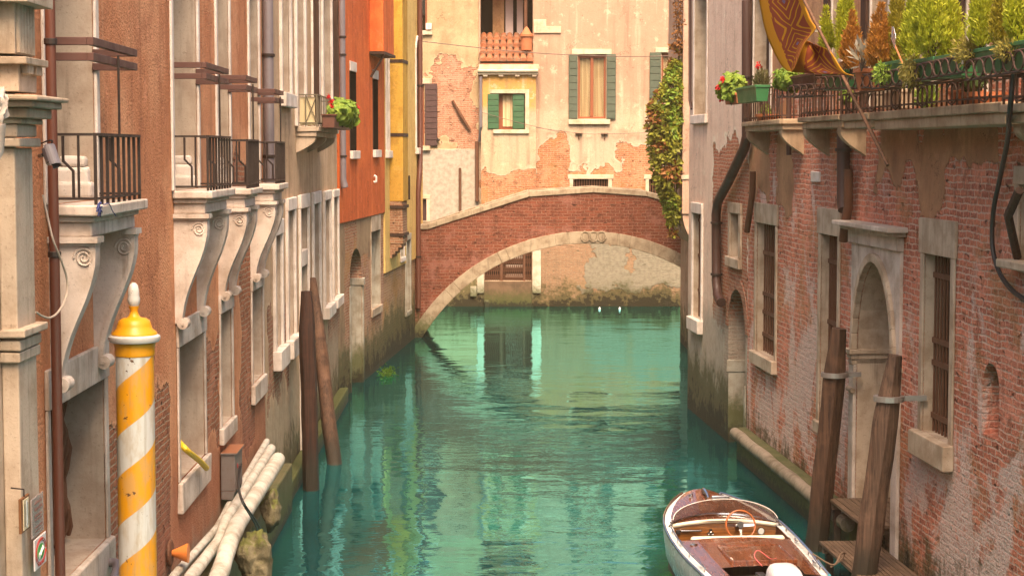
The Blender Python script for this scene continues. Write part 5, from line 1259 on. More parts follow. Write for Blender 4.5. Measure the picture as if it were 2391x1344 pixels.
# ================================================================== varnished motor boat
def make_boat():
    bow, st = ground(1637, 1150, .90), Vector((3.20, 22.75, 0)); hd = (bow - st); hd.z = 0; L = hd.length; hd.normalize()
    fr = Frame(st.xy, (hd.y, -hd.x))
    b = thing('motor_boat', 'small varnished wooden motor boat with white hull and white outboard moored at right', 'boat', fr, (0, 0, 0))
    S = [(0, .80, .67), (.5, .83, .67), (1, .865, .68), (1.5, .88, .69), (2.0, .885, .71), (2.5, .87, .735), (2.9, .84, .76), (3.3, .77, .79), (3.7, .66, .82), (4.05, .53, .85), (4.35, .39, .872), (4.6, .24, .89), (L - .05, .07, .90), (L, .004, .905)]
    def hb(y):
        for (a, ha, _), (c, hc, _) in zip(S, S[1:]):
            if a <= y <= c: return ha + (hc - ha) * (y - a) / (c - a)
        return S[-1][1]
    def zs(y):
        for (a, _, za), (c, _, zc) in zip(S, S[1:]):
            if a <= y <= c: return za + (zc - za) * (y - a) / (c - a)
        return S[-1][2]
    dz = lambda x, y: zs(y) + .06 * (1 - (x / max(hb(y), .05)) ** 2)
    N = NT('varnished_planks'); co = N.co(); x, y, z = N.sep(co)
    g = N.noise(N.vmul(co, (38, 1.6, 10)), 1, 5, .6); a = N.noise(co, 2, 4, .6)
    col = N.mix(N.step(g, .3, .7), (.17, .048, .014), (.085, .024, .009)); col = N.mix(N.step(a, .5, .75, 0, .4), col, (.24, .08, .025))
    ln = N.math('LESS_THAN', N.math('FRACT', N.math('MULTIPLY', N.math('ADD', x, 5.0), 13.0)), .10)
    wet = N.noise(N.vmul(co, (22, 5, 5)), 1, 4, .65)
    plank = N.fin(N.mix(N.math('MULTIPLY', ln, .8), col, (.035, .012, .006)), N.step(wet, .4, .65, .12, .32), N.bump(wet, .12, .004), .5, **{'Coat Weight': .8, 'Coat Roughness': .05})
    N = NT('dash_veneer'); co = N.co(); g = N.noise(N.vmul(co, (2.2, 6, 42)), 1, 5, .6)
    ven = N.fin(N.mix(N.step(g, .35, .65), (.34, .135, .03), (.15, .05, .013)), .25, None, .5, **{'Coat Weight': .6, 'Coat Roughness': .08})
    white = paint_mat('white_gelcoat', (.68, .70, .68), .25, .15, (.4, .4, .36)); chrome = plain('chrome', (.62, .62, .62), .12, 1.0)
    cream = paint_mat('cream_vinyl', (.62, .56, .44), .5, .2); black = plain('black_plastic', (.015, .015, .017), .35)
    # hull
    m = MB(); rings_ = []
    for (yy, h, zz) in S:
        k = max(0, (yy - 3.6) / (L - 3.6)); kz = -.32 + .9 * k ** 2.2; e = yy
        rings_.append([(-h, yy, zz), (-h * 1.0, yy - .0, zz - .07), (-h * .95, yy - .05 * k, zz * .5 + .5 * kz * .3), (-h * .72, yy - .15 * k, -.08 + .55 * k), (0, yy - .25 * k, kz)])
    vs = []; nS = len(S)
    for r in rings_:
        vs += r + [(-p[0], p[1], p[2]) for p in r[-2::-1]]
    fs = [(i * 9 + j, i * 9 + j + 1, (i + 1) * 9 + j + 1, (i + 1) * 9 + j) for i in range(nS - 1) for j in range(8)] + [tuple(range(9))]
    m.raw(vs, fs); m.build('hull', white, b, smooth=True, ang=50)
    # decks (cockpit left open), white covering boards
    y0c, y1c, sd = 1.98, 2.86, .11
    ys = sorted({s[0] for s in S} | {y0c, y1c, .42, 2.2, 2.7, 3.1}); ys = [v for v in ys if v >= .0]
    fx = [-1, -.93, -.86, -.6, -.3, 0, .3, .6, .86, .93, 1]
    d = {0: MB(), 1: MB()}; cb = {-1: MB(), 1: MB()}
    for ya, yb in zip(ys, ys[1:]):
        for f0, f1 in zip(fx, fx[1:]):
            mid = abs((f0 + f1) / 2); yc = (ya + yb) / 2
            if mid < .86 and y0c < yc < y1c: continue
            if mid < .45 and yc < .42: continue
            q = [(f * hb(yy), yy, dz(f * hb(yy), yy)) for f, yy in ((f0, ya), (f1, ya), (f1, yb), (f0, yb))]
            (cb[1 if f0 + f1 > 0 else -1] if mid > .86 else d[int(yc > 2.4)]).face(q)
    d[0].build('rear_deck', plank, b); d[1].build('foredeck', plank, b); [k.build('covering_board', white, b) for k in cb.values()]
    for s_ in (-1, 1):
        p = [(s_ * (hb(v) - .01), v, zs(v) + .018) for v in [L * k / 30 for k in range(30)] + [L - .02]]
        MB().tube(p, .020, 8).build('rub_rail', chrome, b, smooth=True)
        pr = [(s_ * (hb(v) - .075), v, zs(v) + .075) for v in [.25 + k * .22 for k in range(11)]]
        r = MB().tube(pr, .011, 8)
        for v in (.3, 1.1, 1.9, 2.4): r.tube([(s_ * (hb(v) - .075), v, zs(v)), (s_ * (hb(v) - .075), v, zs(v) + .075)], .009, 6)
        r.build('hand_rail', chrome, b, smooth=True)
        for v in (.55, 1.75, 2.75):
            MB().box(s_ * (hb(v) - .10) - .015, s_ * (hb(v) - .10) + .015, v - .02, v + .02, zs(v) + .02, zs(v) + .055).tube([(s_ * (hb(v) - .10), v - .075, zs(v) + .065), (s_ * (hb(v) - .10), v, zs(v) + .055), (s_ * (hb(v) - .10), v + .075, zs(v) + .065)], .012, 8).build('cleat', chrome, b)
    # cockpit tub, dashboard, seat
    hw = .86 * hb(2.4)
    t = MB(); t.box(-hw + .02, hw - .02, y0c, y1c + .25, .12, .14); t.box(-hw - .02, -hw, y0c, y1c, .14, zs(2.4) + .0); t.box(hw, hw + .02, y0c, y1c, .14, zs(2.4) + .0); t.box(-hw, hw, y0c - .02, y0c, .14, zs(2) + .01)
    t.build('cockpit_lining', wood_mat('cockpit_wood', (.12, .045, .015), (.06, .02, .008), rough=.5), b)
    n = 14; da = [(-hw + 2 * hw * i / n) for i in range(n + 1)]; dy = lambda x: y1c - .02 + .10 * (1 - (x / hw) ** 2)
    m = MB(); vs = []
    for x_ in da: vs += [(x_, dy(x_) - .03, dz(x_, 2.86) - .03), (x_, dy(x_) + .03, .46), (x_, dy(x_) + .05, .46), (x_, dy(x_) + .0, dz(x_, 2.86) - .03)]
    fs = [(i * 4 + j, i * 4 + (j + 1) % 4, (i + 1) * 4 + (j + 1) % 4, (i + 1) * 4 + j) for i in range(n) for j in range(4)]
    m.raw(vs, fs); m.build('dashboard', ven, b, smooth=True)
    m = MB(); m.tube([(x_, dy(x_) - .035, dz(x_, 2.86) - .012) for x_ in da], .028, 8); m.build('dash_trim', cream, b, smooth=True)
    for (x_, z_, r) in ((.55, .66, .055), (-.16, .67, .025), (-.19, .63, .02), (-.13, .63, .02), (-.16, .60, .03)):
        g_ = MB().lathe([(r, -.02), (r * .95, -.028), (r * .8, -.02)], (x_, dy(x_), z_), 16, axis='y'); k = g_.build('gauge', chrome, b)
        if r > .05: MB().lathe([(r * .8, -.0285), (r * .8, -.030)], (x_, dy(x_), z_), 16, axis='y').build('dial', plain('dial_face', (.5, .52, .5), .3), k)
    MB().box(-.60, -.30, dy(-.45) - .07, dy(-.45) - .03, .665, .695).build('grab_handle', chrome, b, bev=.008)
    MB().box(-.67, -.605, dy(-.6) - .06, dy(-.6) - .02, .64, .70).build('radio_mike', black, b, bev=.008)
    s_ = MB().box(-.60, .70, y0c + .02, y0c + .15, .35, .765); s_.build('seat_back', cream, b, bev=.045, seg=4)
    MB().box(-.58, .68, y0c + .151, y0c + .50, .30, .40).build('seat', cream, b, bev=.04, seg=3)
    # wheel
    c = Vector((.205, 2.62, .80)); nrm = Vector((0, -.92, .38)).normalized(); e1 = Vector((1, 0, 0)); e2 = nrm.cross(e1)
    R = .205
    w_ = MB().tube([c + e1 * R * math.cos(t * math.pi / 18) + e2 * R * math.sin(t * math.pi / 18) for t in range(37)], .0135, 10, cap=False).build('steering_wheel', plain('wheel_wood', (.30, .085, .02), .25), b, smooth=True)
    sp = MB()
    for a_ in (0, 180, 270):
        dr = e1 * math.cos(rad(a_)) + e2 * math.sin(rad(a_)); sd_ = nrm.cross(dr) * .02
        p0, p1 = c - nrm * .03, c + dr * R * .96
        sp.raw([p0 + sd_, p0 - sd_, p1 - sd_ * .7, p1 + sd_ * .7, p0 + sd_ - nrm * .006, p0 - sd_ - nrm * .006, p1 - sd_ * .7 - nrm * .006, p1 + sd_ * .7 - nrm * .006], [(0, 1, 2, 3), (7, 6, 5, 4), (0, 3, 7, 4), (1, 5, 6, 2), (2, 6, 7, 3), (0, 4, 5, 1)])
    sp.build('spokes', chrome, w_); MB().tube([c - nrm * .28, c - nrm * .0], .028, 12).build('column', black, w_); MB().tube([c - nrm * .03, c + nrm * .012], [.052, .045], 18).build('hub', black, w_, smooth=True)
    # windscreen
    gl = NT('milky_screen'); sp_ = gl.step(gl.noise(gl.co(), 60, 3, .7), .56, .66, 0, .35)
    ta = gl.n('ShaderNodeBsdfTransparent', {'Color': (.80, .76, .74, 1)}); gb = gl.n('ShaderNodeBsdfGlossy', {'Roughness': .04}); gd = gl.n('ShaderNodeBsdfDiffuse', {'Color': (.55, .53, .5, 1)})
    m1 = gl.n('ShaderNodeMixShader', {0: .22, 1: ta, 2: gb}); gl.t.links.new(gl.n('ShaderNodeMixShader', {0: gl.math('ADD', gl.math('MULTIPLY', sp_, .7), .17), 1: m1, 2: gd}), gl.out.inputs[0])  # even pale diffuse share paints a milky reflection on the glass
    n = 28; base = []; top_ = []
    for i in range(n + 1):
        a_ = rad(-84 + 168 * i / n); x_ = .80 * math.sin(a_); yb = 2.62 + .55 * math.cos(a_); zb = dz(x_, min(yb, 3.2)) + .012
        hgt = .27 * (max(0, math.cos(a_ * .93)) ** .55); base.append(Vector((x_, yb, zb))); top_.append(Vector((x_ * .93, yb - .30 * math.cos(a_) * 1.0 * hgt / .27, zb + hgt)))
    m = MB(); vs = base + top_ + [p + Vector((0, .006, .002)) for p in base] + [p + Vector((0, .006, .002)) for p in top_]; q = n + 1
    fs = []
    for i in range(n): fs += [(i, i + 1, q + i + 1, q + i), (2 * q + i, 3 * q + i, 3 * q + i + 1, 2 * q + i + 1), (q + i, q + i + 1, 3 * q + i + 1, 3 * q + i)]
    m.raw(vs, fs); ws = m.build('windscreen', gl.mat, b, smooth=True)
    MB().tube(base, .016, 8).build('screen_frame', chrome, ws, smooth=True)
    MB().tube(top_, .0055, 6).build('screen_edge', plain('pale_edge', (.6, .58, .55), .15), ws, smooth=True)  # pale strip, painted as the light caught along the top edge
    MB().box(-.13, .13, 3.02, 3.05, 1.06, 1.14).build('mirror', chrome, ws, bev=.02, seg=3)
    MB().tube([(0, 3.04, 1.06), (0, 3.1, .96)], .010, 6).build('mirror_stem', chrome, ws)
    MB().tube(catmull([(0, L - .15, .93), (0, L - .18, .985), (.0, L - .45, .975), (0, L - .60, .93)], 5), [.022 + .012 * math.sin(k * .2) for k in range(16)], 8).build('bow_handle', chrome, b, smooth=True)
    for x_ in (-.22, .22): MB().lathe([(.03, 0), (.03, .05), (.015, .06)], (x_, 4.15, dz(x_, 4.15)), 10).build('bow_light', chrome, b)
    MB().lathe([(.055, 0), (.055, .012), (.03, .018)], (-.62, 1.72, dz(-.62, 1.72)), 16).build('filler_cap', chrome, b)
    # hatch with raised frame, engine well
    hx0, hx1, hy0, hy1 = -.34, .52, .56, 1.55; zz = dz(0, 1) + .003
    m = MB(); w2 = .035
    for (x0, x1, y0, y1) in ((hx0, hx1, hy0, hy0 + w2), (hx0, hx1, hy1 - w2, hy1), (hx0, hx0 + w2, hy0 + w2, hy1 - w2), (hx1 - w2, hx1, hy0 + w2, hy1 - w2)): m.box(x0, x1, y0, y1, zz - .03, zz + .022)
    hf = m.build('hatch_frame', plank, b, bev=.006); MB().box(hx0 + w2, hx1 - w2, hy0 + w2, hy1 - w2, zz - .05, zz + .008).build('hatch', plank, hf)
    MB().box(-.44 * .81, .44 * .81, .0, .42, .45, .60).build('engine_well', cream, b, bev=.02)
    # outboard
    ob = MB(); lv = [(.50, .17, .26), (.55, .20, .30), (.62, .215, .32), (.70, .21, .31), (.78, .195, .285), (.84, .165, .24), (.868, .12, .18), (.876, .05, .08)]
    oc = (.17, -.22); sg = 28; vs = []; fs = []
    for (z_, rx, ry) in lv:
        for k in range(sg):
            an = 2 * math.pi * k / sg; c_, s2 = math.cos(an), math.sin(an); px_ = math.copysign(abs(c_) ** .48, c_); py_ = math.copysign(abs(s2) ** .48, s2)
            vs.append((oc[0] + rx * px_, oc[1] + ry * py_ + .06 * (z_ - .9) * (1 if s2 > 0 else .2), z_ + .05 * s2 * (1 if z_ > .88 else 0)))
    for i in range(len(lv) - 1):
        for k in range(sg): fs.append((i * sg + k, i * sg + (k + 1) % sg, (i + 1) * sg + (k + 1) % sg, (i + 1) * sg + k))
    fs += [tuple(range(sg - 1, -1, -1)), tuple((len(lv) - 1) * sg + k for k in range(sg))]
    ob.raw(vs, fs); o_ = ob.build('outboard_motor', paint_mat('white_cowl_paint', (.60, .58, .62), .25, .1, (.4, .4, .4)), b, smooth=True, ang=60)
    for q_ in (-1, 1): MB().box(oc[0] + q_ * .205, oc[0] + q_ * .222, oc[1] - .16, oc[1] + .10, .63, .68).build('vent', black, o_, bev=.004)
    st_ = MB(); st_.raw([(oc[0] + .219 * math.copysign(abs(math.cos(a_)) ** .48, math.cos(a_)), oc[1] + .326 * math.copysign(abs(math.sin(a_)) ** .48, math.sin(a_)), z_) for z_ in (.585, .615) for a_ in [2 * math.pi * k / 28 for k in range(28)]], [(k, (k + 1) % 28, 28 + (k + 1) % 28, 28 + k) for k in range(28)]); st_.build('stripe', plain('grey_stripe', (.12, .12, .14), .4), o_, smooth=True)
    MB().box(oc[0] - .10, oc[0] + .10, oc[1] + .285, oc[1] + .33, .60, .70).build('front_latch', black, o_, bev=.01)
    MB().box(oc[0] - .19, oc[0] + .19, oc[1] - .26, oc[1] + .22, .44, .519).build('lower_cowl', black, o_, bev=.03, seg=3)
    MB().box(oc[0] - .07, oc[0] + .07, oc[1] - .22, oc[1] + .02, -.4, .439).build('leg', black, o_, bev=.02)
    MB().box(oc[0] - .30, oc[0] - .195, oc[1] + .18, oc[1] + .34, .62, .72).build('clamp', black, o_, bev=.01)
    MB().tube(catmull([(oc[0] - .14, .42, .72), (oc[0] - .20, .62, .80), (oc[0] - .13, .72, .86), (oc[0] - .02, .50, .80), (oc[0], .25, .86)], 6), .006, 6).build('fuel_line', plain('pink_hose', (.5, .12, .12), .5), o_)
    # mooring line from the stern cleat to the landing stage
    p = [fr.M @ Vector((.80, .9, .76)), ground(1945, 1318, .60), ground(1962, 1293, .66), ground(1972, 1290, .56), ground(1962, 1308, .50), ground(1940, 1322, .55)]
    tag(MB().tube(catmull(p, 6), .013, 6).build('mooring_rope', plain('brown_rope', (.17, .11, .07), .9), None, WORLD, p[0]), 'brown mooring rope looped between the boat rail and the wooden landing', 'rope')
make_boat()

def landing_stages():
    wd = wood_mat('grey_deck_boards', (.15, .095, .06), (.08, .05, .03), (3, 30, 30))
    for lab, ca, cb_, z, wide in (('lower slatted wooden landing stage beside the boat', (1912, 1262), (2093, 1340), .45, None), ('upper slatted wooden step in front of the stone portal', (2047, 1212), (2104, 1300), .80, None)):
        a, b = RIGHT.loc(ground(*ca, z)), RIGHT.loc(ground(*cb_, z))
        u0, u1 = min(a.x, b.x), max(a.x, b.x) + .3
        y0 = min(a.y, b.y) ; y1 = -.09
        if z > .5: y0, y1 = -.42, .8
        t = thing('landing_stage', lab, 'landing stage', RIGHT, (u0, y0, 0))
        m = MB(); n = 13 if z < .5 else 12; w_ = (y1 - y0) / n
        if z > .5: u0, u1 = RIGHT.U(2004, 700) + .02, RIGHT.U(2096, 700) - .02
        for k in range(n): m.box(u0, u1, y0 + w_ * k + .006, y0 + w_ * (k + 1) - .006, z - .04, z + RND.uniform(-.003, .003))
        for u in (u0 + .1, u1 - .2): m.box(u, u + .09, y0 + .02, y1 - .02, z - .14, z - .041)
        m.build('deck', wd, t)
        for u in (u0 + .145, u1 - .155):
            for yy in ((y0 + .12, y1 - .12) if z < .5 else (y0 + .10,)): MB().box(u - .05, u + .05, yy - .05, yy + .05, -1.5, z - .141).build('leg', M['post1'], t)
landing_stages()

# ================================================================== greenery
def leaf_quads(m, P, D, ln, wd, jit=.4, mi=0):
    """one pointed leaf at P growing along D"""
    D = (D + Vector((RND.uniform(-1, 1), RND.uniform(-1, 1), RND.uniform(-1, 1))) * jit).normalized()
    s_ = D.cross(Vector((RND.uniform(-1, 1), RND.uniform(-1, 1), RND.uniform(-1, 1))))
    if s_.length < 1e-4: return
    s_ = s_.normalized() * wd * .5; l = ln * RND.uniform(.65, 1.3)
    m.face([P, P + D * l * .45 + s_, P + D * l, P + D * l * .45 - s_], mi)
def round_leaf(m, P, nrm, r, mi=0):
    nrm = (nrm + Vector((RND.uniform(-1, 1), RND.uniform(-1, 1), RND.uniform(-1, 1))) * .7).normalized()
    a = nrm.orthogonal().normalized(); b = nrm.cross(a); r *= RND.uniform(.6, 1.2); k0 = RND.uniform(0, 6)
    pts = [P + a * r * math.cos(k0 + t * math.pi / 4) * RND.uniform(.85, 1.05) + b * r * math.sin(k0 + t * math.pi / 4) * RND.uniform(.85, 1.05) + nrm * (.22 * r * (t % 2)) for t in range(8)]
    m.face(pts, mi)
LF = {'lime': leaf_mat('lime_conifer', (.50, .50, .035), (.24, .30, .022)), 'gold': leaf_mat('golden_brown_conifer', (.46, .21, .035), (.26, .11, .022)), 'mixed': leaf_mat('olive_conifer', (.40, .34, .03), (.20, .18, .022)),
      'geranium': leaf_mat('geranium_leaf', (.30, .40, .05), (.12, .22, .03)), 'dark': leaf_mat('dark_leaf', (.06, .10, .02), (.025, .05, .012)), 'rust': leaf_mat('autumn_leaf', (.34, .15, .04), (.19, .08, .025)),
      'creeper': leaf_mat('creeper_leaf', (.34, .33, .035), (.15, .17, .022)), 'sage': leaf_mat('grey_green_leaf', (.20, .19, .08), (.10, .10, .04)), 'dry': leaf_mat('dry_trailing_leaf', (.40, .34, .07), (.20, .17, .04)), 'red': plain('red_petal', (.55, .012, .012), .6), 'pale': leaf_mat('silver_leaf', (.40, .36, .28), (.24, .22, .16))}
GP = lambda x, y, n: (lambda h: Vector((h.x, -n, h.z)))(RIGHT.hit(x, y, n))

def conifer(label, xc, ybase, wpx, ytop, n, kind, group='conifers in the terrace planters'):
    p = GP(xc, ybase, n); zt = GP(xc, ytop, n).z; hgt = zt - p.z; d = (RIGHT.M @ p).y; R = wpx / 2 * d / F * 1.22
    o = thing('potted_conifer', label, 'conifer', RIGHT, p, group)
    MB().tube([p + Vector((0, 0, -.12)), p + Vector((.01, .01, hgt * .5)), p + Vector((0, 0, hgt * .9))], [.03, .02, .006], 8).build('trunk', M['post2'], o)
    m = MB(); plumes = [(0, 0, 0.0, hgt, R * .62)]
    for k in range(int(9 + R * 26)):
        an, di = RND.uniform(0, 2 * math.pi), RND.uniform(.25, .72) ** .8
        z0_ = RND.uniform(-.03, .30) * hgt; top = hgt * (1.02 - .75 * di ** 1.6) * RND.uniform(.72, 1.05)
        if top - z0_ > .12: plumes.append((R * di * math.cos(an), R * di * math.sin(an), z0_, top, R * RND.uniform(.22, .42)))
    tot = sum((q[3] - q[2]) * q[4] for q in plumes); NN = int(7000 * max(.45, min(2.2, R * hgt / .22)))
    for (ox, oy, z0_, z1_, pr) in plumes:
        for i in range(int(NN * (z1_ - z0_) * pr / tot)):
            t = RND.random(); an = RND.uniform(0, 2 * math.pi)
            prof = (min(1, (t + .08) * 4) ** .5) * (1 - t ** 2.2) ** .7
            lump = .75 + .55 * mnoise.noise(Vector((math.cos(an) * 1.7 + ox * 9, math.sin(an) * 1.7 + oy * 9, (z0_ + t * (z1_ - z0_)) * 6 + xc)))
            r = pr * prof * lump * RND.uniform(.25, 1.0) ** .5
            P = p + Vector((ox * (1 - .25 * t) + r * math.cos(an), oy * (1 - .25 * t) + r * math.sin(an), z0_ + t * (z1_ - z0_)))
            leaf_quads(m, P, Vector((math.cos(an) * .6, math.sin(an) * .6, 1.0)), .060, .016, .65)
    m.build('crown', LF[kind], o); return o
def planter(label, xa, xb, ya, yb, n, mat, depth=.26, round_=False, group=None, name='planter_box', soil=True):
    a, b = GP(xa, ya, n), GP(xb, ya, n); z1, z0 = a.z, GP(xa, yb, n).z; u0, u1 = a.x, b.x
    c = Vector(((u0 + u1) / 2, -n + depth / 2, z0)); o = thing(name, label, 'planter', RIGHT, c, group)
    if round_:
        r = (u1 - u0) / 2; r = min(r, .24)
        MB().lathe([(r * .72, z0), (r * .9, z1 - .05), (r, z1 - .05), (r, z1), (r * .86, z1), (r * .84, z1 - .03)], (c.x, c.y, 0), 22).build('pot', mat, o, smooth=True)
    else:
        m = MB(); e = .03
        m.raw([(u0 + e, -n + e, z0), (u1 - e, -n + e, z0), (u1 - e, -n + depth - e, z0), (u0 + e, -n + depth - e, z0), (u0, -n, z1), (u1, -n, z1), (u1, -n + depth, z1), (u0, -n + depth, z1)], [(3, 2, 1, 0), (0, 1, 5, 4), (1, 2, 6, 5), (2, 3, 7, 6), (3, 0, 4, 7)])
        m.raw([(u0 + .02, -n + .02, z1 - .03), (u1 - .02, -n + .02, z1 - .03), (u1 - .02, -n + depth - .02, z1 - .03), (u0 + .02, -n + depth - .02, z1 - .03)], [(0, 1, 2, 3)])
        m.build('tub', mat, o)
        rim = MB(); 
        for (x0, x1, y0, y1) in ((u0 - .012, u1 + .012, -n - .012, -n + .012), (u0 - .012, u1 + .012, -n + depth - .012, -n + depth + .012), (u0 - .012, u0 + .012, -n + .012, -n + depth - .012), (u1 - .012, u1 + .012, -n + .012, -n + depth - .012)): rim.box(x0, x1, y0, y1, z1 - .035, z1 + .006)
        rim.build('rim', mat, o, bev=.005)
    return o
M['greenbox'] = paint_mat('green_plastic_planter', (.028, .135, .045), .5, .35, (.06, .10, .04))
M['browntub'] = paint_mat('brown_plastic_planter', (.10, .035, .02), .6, .3)
def bush(name, label, cat, c, r, kind, n, ln, fr=RIGHT, rnd=True, flowers=(), group=None, droop=0.0, stems=5):
    o = thing(name, label, cat, fr, c - Vector((0, 0, r[2])), group)
    m = MB()
    for i in range(n):
        v = Vector((RND.gauss(0, 1), RND.gauss(0, 1), RND.gauss(0, 1))).normalized(); k = RND.random() ** .45
        k *= .78 + .38 * mnoise.noise(v * 1.9 + c)
        P = c + Vector((v.x * r[0], v.y * r[1], v.z * r[2])) * k
        if rnd: round_leaf(m, P, (v + Vector((0, -.25, .5 - droop))).normalized(), ln * .5)
        else: leaf_quads(m, P, (v * .6 + Vector((0, 0, .8 - droop))), ln, ln * .3, .5)
    m.build('foliage', LF[kind], o)
    s_ = MB()
    for i in range(stems):
        e = c + Vector((RND.uniform(-.6, .6) * r[0], RND.uniform(-.6, .6) * r[1], RND.uniform(-.1, .6) * r[2])); s_.tube([c + Vector((0, 0, -r[2])), (c + Vector((0, 0, -r[2]))).lerp(e, .5) + Vector((RND.uniform(-.03, .03), 0, 0)), e], .008, 5)
    s_.build('stems', M['post2'], o)
    for (dx, dy, dz_) in flowers:
        f = MB(); q = c + Vector((dx, dy, dz_))
        for k in range(16): round_leaf(f, q + Vector((RND.gauss(0, .024), RND.gauss(0, .024), RND.gauss(0, .022))), Vector((RND.uniform(-1, 1), -1, .6)), .026)
        f.build('flower', LF['red'], o)
    return o

def greenery():
    # conifers along the terrace, left to right
    for a in (('slim bright green conifer just right of the flag, shortest of the row', 1928, 128, 36, 18, .80, 'lime'), ('bright green conifer standing behind the first golden brown one', 1975, 140, 56, -60, .62, 'lime'),
              ('small golden brown conifer in front of a taller green one', 1988, 165, 50, 28, .86, 'gold'), ('large golden brown conifer left of the silver fan ornament', 2055, 165, 66, 10, .84, 'gold'),
              ('olive conifer behind the silver fan ornament', 2092, 150, 50, -30, .66, 'mixed'), ('broadest bright green conifer in the middle of the terrace', 2178, 138, 134, -110, .84, 'lime'),
              ('yellow green conifer close beside the broadest one', 2135, 145, 58, -70, .70, 'lime'), ('bright green conifer just right of the dark window post', 2292, 112, 62, -70, .92, 'lime'),
              ('reddish brown tinged conifer between two bright green ones', 2330, 110, 44, -60, .90, 'mixed'), ('bright green conifer at the right edge of the view', 2372, 100, 66, -90, .92, 'lime')):
        conifer(*a)
    for a in (('green planter box under the slim conifer', 1922, 1975, 172, 212, .86, M['greenbox']), ('brown round tub under the small golden brown conifer', 1990, 2035, 165, 214, .88, M['terracotta']),
              ('green planter box under the large golden brown conifer', 2037, 2106, 152, 200, .90, M['greenbox']), ('longest green planter box under the broadest conifer', 2108, 2180, 146, 192, .90, M['greenbox']),
              ('bright green planter box at the right of the broadest conifer', 2184, 2242, 134, 184, .90, M['greenbox']), ('green planter box at the start of the right hand rings', 2275, 2332, 116, 172, .98, M['greenbox']), ('green planter box at the right edge behind iron rings', 2334, 2420, 105, 166, .98, M['greenbox'])):
        lab, xa, xb, ya, yb, n, mt = a; planter(lab, xa, xb, ya, yb, n, mt, round_=(mt is M['terracotta']), group='planters along the terrace')
    # geraniums and shrubs at the left end of the row
    planter('small green plastic flower box on an iron bracket at the corner balcony', 1719, 1764, 207, 242, .80, M['greenbox'], .24)
    planter('brown flower box under trailing geranium leaves near the corner', 1690, 1718, 222, 245, .72, M['terracotta'], .22)
    planter('brown oblong flower box in the short row of iron rings', 1845, 1902, 180, 210, .76, M['browntub'], .24)
    c = GP(1708, 205, .72); bush('geranium', 'yellow green geranium with red flowers spilling over the corner flower box', 'plant', c, (.56, .28, .32), 'geranium', 900, .11, flowers=((-.36, -.1, -.02), (.18, -.2, .14), (.27, -.2, .12), (-.3, -.12, -.2), (.02, -.24, .0)))
    c = GP(1838, 185, .74); bush('geranium', 'leafy green geranium below the hanging flag', 'plant', c, (.52, .24, .24), 'geranium', 620, .11, flowers=((-.5, .1, .2),))
    c = GP(1778, 200, .34); bush('rosemary_shrub', 'tall grey green feathery shrub behind the corner balcony railing', 'plant', c, (.22, .16, .34), 'sage', 700, .09, rnd=False, flowers=((.14, -.1, .36),))
    c = GP(1786, 262, .30); bush('balcony_plant', 'small green plant low behind the corner balcony bars', 'plant', c, (.16, .12, .16), 'geranium', 160, .08)
    planter('terracotta pot on the floor of the corner balcony', 1768, 1796, 268, 284, .36, M['terracotta'], .2, True, name='flower_pot')
    c = GP(2162, 226, .36); bush('balcony_plant', 'dense leafy plant behind the terrace bars in the middle', 'plant', c, (.30, .14, .17), 'geranium', 420, .085, rnd=False)
    c = GP(2272, 190, .40); bush('balcony_plant', 'broad leaved dark green plant under the gap between the ring shelves', 'plant', c, (.20, .14, .16), 'dark', 200, .12)
    planter('wide terracotta pot behind the terrace bars under the dark green plant', 2246, 2300, 218, 252, .50, M['terracotta'], .3, True, name='flower_pot')
    planter('square terracotta trough behind the terrace bars', 2215, 2250, 214, 250, .44, M['terracotta'], .22, name='flower_pot')
    planter('pale wooden trough behind the terrace bars', 2060, 2102, 214, 256, .42, M['stone_warm'], .22, name='flower_pot')
    c = GP(2125, 165, .94); bush('trailing_plant', 'dry yellow trailing plant hanging over the middle green planter', 'plant', c, (.30, .12, .24), 'dry', 900, .06, rnd=False, droop=1.4)
    c = GP(2262, 120, .96); bush('trailing_plant', 'dry yellow sprawling plant over the ring shelf near the dark post', 'plant', c, (.42, .14, .18), 'dry', 1000, .06, rnd=False, droop=.6)
    c = GP(2060, 172, .96); bush('trailing_plant', 'small trailing greenery over the ring shelf under the large golden brown conifer', 'plant', c, (.34, .12, .14), 'geranium', 420, .06, rnd=False, droop=1.0)
    c = GP(2350, 118, 1.0); bush('trailing_plant', 'dry sprawling plant at the right edge over the ring shelf', 'plant', c, (.34, .12, .13), 'dry', 500, .055, rnd=False, droop=.5)
    c = GP(2012, 130, .94); bush('silver_plant', 'silvery long leaved plant in the brown tub', 'plant', c, (.20, .12, .20), 'pale', 60, .16, rnd=False)
    c = GP(1975, 225, .30); bush('balcony_plant', 'small leafy plant on the terrace below the slim conifer', 'plant', c, (.18, .12, .14), 'geranium', 160, .08)
    # silver fan ornament on a stick
    a, b = GP(2108, 150, .93), GP(2085, 95, .93); o = thing('garden_ornament', 'silver fan shaped garden ornament on a thin stick among the conifers', 'ornament', RIGHT, a)
    MB().tube([a, b], .010, 6).build('stick', M['terracotta'], o)
    m = MB(); 
    for k in range(6):
        a0, a1 = 95 - k * 22, 95 - k * 22 - 24; m.prism([(b.x, b.z), (b.x + .17 * math.cos(rad(a0)), b.z + .17 * math.sin(rad(a0))), (b.x + .17 * math.cos(rad(a1)), b.z + .17 * math.sin(rad(a1)))], b.y - .02 + .004 * (k % 2), b.y - .016 + .004 * (k % 2), 1)
    m.build('fan', plain('silver_foil', (.6, .6, .62), .25, .8), o)
    a = GP(2250, 145, 1.0); tag(MB().box(a.x - .035, a.x + .035, a.y - .012, a.y - .008, a.z - .022, a.z + .022).build('paper_tag', plain('white_tag', (.68, .66, .62), .6), None, RIGHT, a), 'tiny white tag tied where the two ring shelves meet', 'tag')
